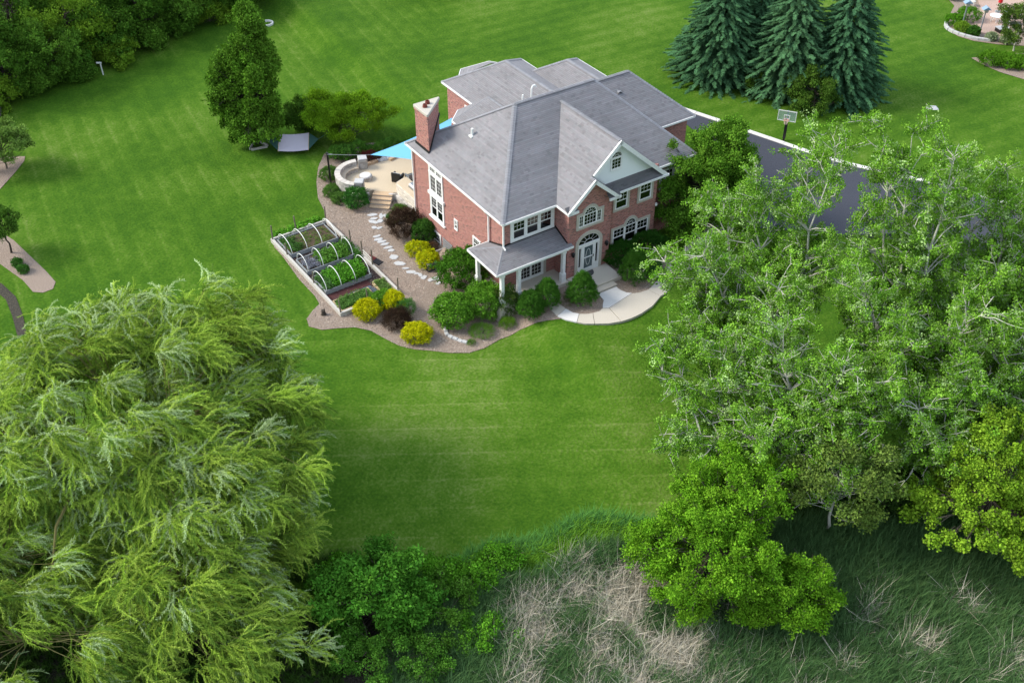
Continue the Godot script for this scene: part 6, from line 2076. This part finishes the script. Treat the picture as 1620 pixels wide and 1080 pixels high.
	build(fr, "backboard_frame", M.pvc, bk)
	var rim := MB.new()
	var pts: Array = []
	var rad: Array = []
	for i in 17:
		var a := TAU * i / 16.0
		pts.append(Vector3(0.23 * cos(a), 3.0, 1.32 + 0.23 * sin(a)))
		rad.append(0.02)
	rim.tube(pts, rad, 5)
	build(rim, "rim", mat(Color(0.75, 0.22, 0.08), 0.5), bk)
	var net := MB.new()
	for i in 12:
		for dlt in [-1, 1]:
			var a := TAU * i / 12.0
			var b: float = a + dlt * 0.5
			net.tube([Vector3(0.23 * cos(a), 3.0, 1.32 + 0.23 * sin(a)), Vector3(0.14 * cos(b), 2.55, 1.32 + 0.14 * sin(b))], [0.012, 0.012], 3)
	build(net, "net", mat(Color(0.85, 0.78, 0.72), 0.8), bk)

# ---------------------------------------------------------------- corner of the neighbouring yard
func make_neighbour_yard() -> void:
	bed("neighbour_bed", [47.6, -112.5, 47.3, -110.8, 48.0, -109.2, 49.2, -108.1, 51.5, -107.2, 56.0, -106.6, 62.0, -107.0, 62.0, -121.0, 50.0, -121.0, 50.2, -117.5, 48.6, -114.5], M.mulch, false)
	bed("neighbour_strip", [47.6, -103.9, 48.2, -102.4, 49.4, -100.6, 51.5, -98.7, 54.0, -97.4, 62.0, -96.0, 62.0, -105.0, 52.0, -105.0], M.mulch, false)
	bed("neighbour_side_bed", [57.0, -97.0, 54.5, -93.6, 53.9, -90.5, 55.0, -88.0, 62.0, -87.0, 62.0, -96.0], M.mulch, false)
	var pm := MB.new()
	pm.prism(PackedVector2Array([Vector2(50.3, -110.2), Vector2(53.0, -109.2), Vector2(58.5, -110.0), Vector2(62.0, -112.0), Vector2(62.0, -123.0), Vector2(54.0, -123.0), Vector2(53.0, -117.0), Vector2(51.0, -113.6)]), -0.2, 0.1, 0.0)
	struct(pm, "neighbour_patio", tmat(33, Color(0.62, 0.52, 0.47), Color(0.74, 0.65, 0.60), 1.8, 0.9, 0.05, 0.2))
	var arcp := [[47.7, -112.6], [47.45, -111.9], [47.4, -111.2], [47.6, -110.5], [47.95, -109.9], [48.4, -109.35], [48.95, -108.9], [49.5, -108.5], [50.1, -108.25], [50.7, -108.05]]
	for i in arcp.size():
		var nx: Array = arcp[mini(i + 1, arcp.size() - 1)]
		var pv: Array = arcp[maxi(i - 1, 0)]
		var mb := MB.new()
		mb.slab(Vector3(-0.34, -0.1, -0.16), Vector3(0.34, 0.3, 0.16), 0.03)
		var o := build(mb, "border_stone", M.flag)
		o.position = gp(arcp[i][0], arcp[i][1])
		o.rotation.y = -atan2(nx[1] - pv[1], nx[0] - pv[0])
		tag(o, "pale block of the curved stone border of the neighbouring bed", "border stone", "border stones of the neighbouring bed")
	for e in [[48.9, -111.2, 2.6, "blue grey roofed bird house on a pole beside the shrubs"], [50.6, -110.2, 2.3, "blue grey roofed bird house on a pole beside the pink patio"]]:
		var b := thing("bird_house", e[3], "bird house", gp(e[0], e[1]))
		bx(b, "pole", Vector3(-0.05, -0.1, -0.05), Vector3(0.05, e[2], 0.05), M.gray)
		bx(b, "box", Vector3(-0.2, e[2], -0.2), Vector3(0.2, e[2] + 0.35, 0.2), M.conc)
		var rf := MB.new()
		gable_poly(rf, -0.45, 0.45, 0.0, e[2] + 0.35, e[2] + 0.65, -0.35, 0.35)
		build(rf, "roof", mat(Color(0.50, 0.60, 0.70), 0.6), b)
	var um := thing("patio_umbrella", "closed red patio umbrella on the neighbouring patio", "umbrella", Vector3(54.4, 0.1, -115.6))
	var cl := MB.new()
	cl.lathe([Vector2(0.0, 2.6), Vector2(0.1, 2.4), Vector2(0.2, 1.7), Vector2(0.24, 1.1), Vector2(0.0, 1.1)], Vector3.ZERO, 10)
	build(cl, "canopy", mat(Color(0.72, 0.08, 0.12), 0.8), um)
	var po := MB.new()
	po.tube([Vector3.ZERO, Vector3(0, 2.75, 0)], [0.03, 0.03], 6)
	build(po, "pole", M.timber, um)
	po = MB.new()
	po.lathe([Vector2(0.3, 0.0), Vector2(0.28, 0.1), Vector2(0.05, 0.14)], Vector3.ZERO, 12)
	build(po, "base", M.gray, um)
	var tb := thing("patio_table", "round white table beside the red umbrella", "table", Vector3(53.1, 0.1, -112.9))
	var tm := MB.new()
	tm.lathe([Vector2(0.0, 0.74), Vector2(0.65, 0.74), Vector2(0.65, 0.7), Vector2(0.0, 0.7)], Vector3.ZERO, 20)
	build(tm, "tabletop", M.pvc, tb)
	for i in 4:
		var a := TAU * i / 4.0
		bx(tb, "leg", Vector3(0.4 * cos(a) - 0.03, 0, 0.4 * sin(a) - 0.03), Vector3(0.4 * cos(a) + 0.03, 0.7, 0.4 * sin(a) + 0.03), M.pvc)
	for e in [[54.2, -112.2, 0.4, "white patio chair facing the round table"], [52.2, -117.6, 2.4, "white patio chair behind the bird houses"]]:
		var c := thing("patio_chair", e[3], "chair", Vector3(e[0], 0.1, e[1]), e[2])
		bx(c, "seat", Vector3(-0.25, 0.4, -0.25), Vector3(0.25, 0.45, 0.25), M.pvc)
		bx(c, "backrest", Vector3(-0.25, 0.45, -0.25), Vector3(0.25, 0.95, -0.2), M.pvc)
		for s in [-0.23, 0.19]:
			for z in [-0.23, 0.19]: bx(c, "leg", Vector3(s, 0, z), Vector3(s + 0.04, 0.4, z + 0.04), M.pvc)
	var bn := thing("fire_box", "dark square fire box at the edge of the neighbouring patio", "fire box", Vector3(53.0, 0.1, -110.4), 0.3)
	bx(bn, "box", Vector3(-0.6, 0, -0.4), Vector3(0.6, 0.4, 0.4), M.black)
	bx(bn, "rim", Vector3(-0.66, 0.4, -0.46), Vector3(0.66, 0.46, 0.46), M.flag)
	var g1 := Color(0.07, 0.2, 0.012)
	var g2 := Color(0.12, 0.28, 0.02)
	var pl := [[48.7, -110.6, 0.8, 0.5, "yellow green shrub inside the curve of the stone border", 0], [48.4, -112.3, 0.9, 0.6, "bright green shrub at the bird house pole", 1], [50.4, -113.6, 1.2, 0.7, "green shrub between the two bird houses", 1], [49.6, -109.5, 0.6, 0.5, "small round dark shrub at the stone border", 2], [51.2, -108.4, 0.55, 0.35, "white edged hosta beside the stone border", 3], [52.4, -107.6, 0.5, 0.35, "white edged hosta under the multi stemmed tree", 3], [50.6, -119.8, 1.0, 0.6, "green shrub at the far end of the neighbouring bed", 1], [53.6, -120.2, 1.0, 0.7, "dark green shrub behind the red umbrella", 2]]
	for e in pl:
		var ca := [Color(0.13, 0.24, 0.02), g1, Color(0.04, 0.12, 0.015), Color(0.22, 0.28, 0.16)]
		shrub("border_plant", e[4], gp(e[0], e[1]), Vector3(e[2], e[3], e[2]), 260, 0.28, ca[e[5]], ca[e[5]] * 1.5, L.small[int(e[5]) % 3])
	for i in 5:
		shrub("hedge_plant", ["leafy green clump at the lawn end of the neighbouring strip", "leafy green clump second from the lawn end of the neighbouring strip", "leafy green clump in the middle of the neighbouring strip", "leafy green clump fourth from the lawn end of the neighbouring strip", "leafy green clump at the far end of the neighbouring strip"][i], gp(49.2 + i * 1.5, -102.6 + i * 0.5), Vector3(1.3, 0.6, 1.2), 340, 0.32, g1, g2, L.small[i % 3])
	broad_tree("multistem_tree", "multi stemmed open tree in the neighbouring bed", gp(52.6, -105.6), 2.6, 0.1, [[Vector3(-0.6, 3.4, 0), Vector3(1.8, 1.6, 1.6), 28], [Vector3(1.6, 2.6, 0.4), Vector3(1.9, 1.7, 1.7), 34]], 0.5, 22, 0.42, Color(0.07, 0.14, 0.025), Color(0.12, 0.20, 0.03), {"bark": M.bark_pale, "twigs": 3})
	broad_tree("orchard_tree", "leafy green tree at the far corner of the neighbouring strip", gp(57.0, -103.5), 2.6, 0.12, [[Vector3(0, 3.2, 0), Vector3(2.4, 2.3, 2.2), 50]], 0.55, 26, 0.45, g1, g2, {})
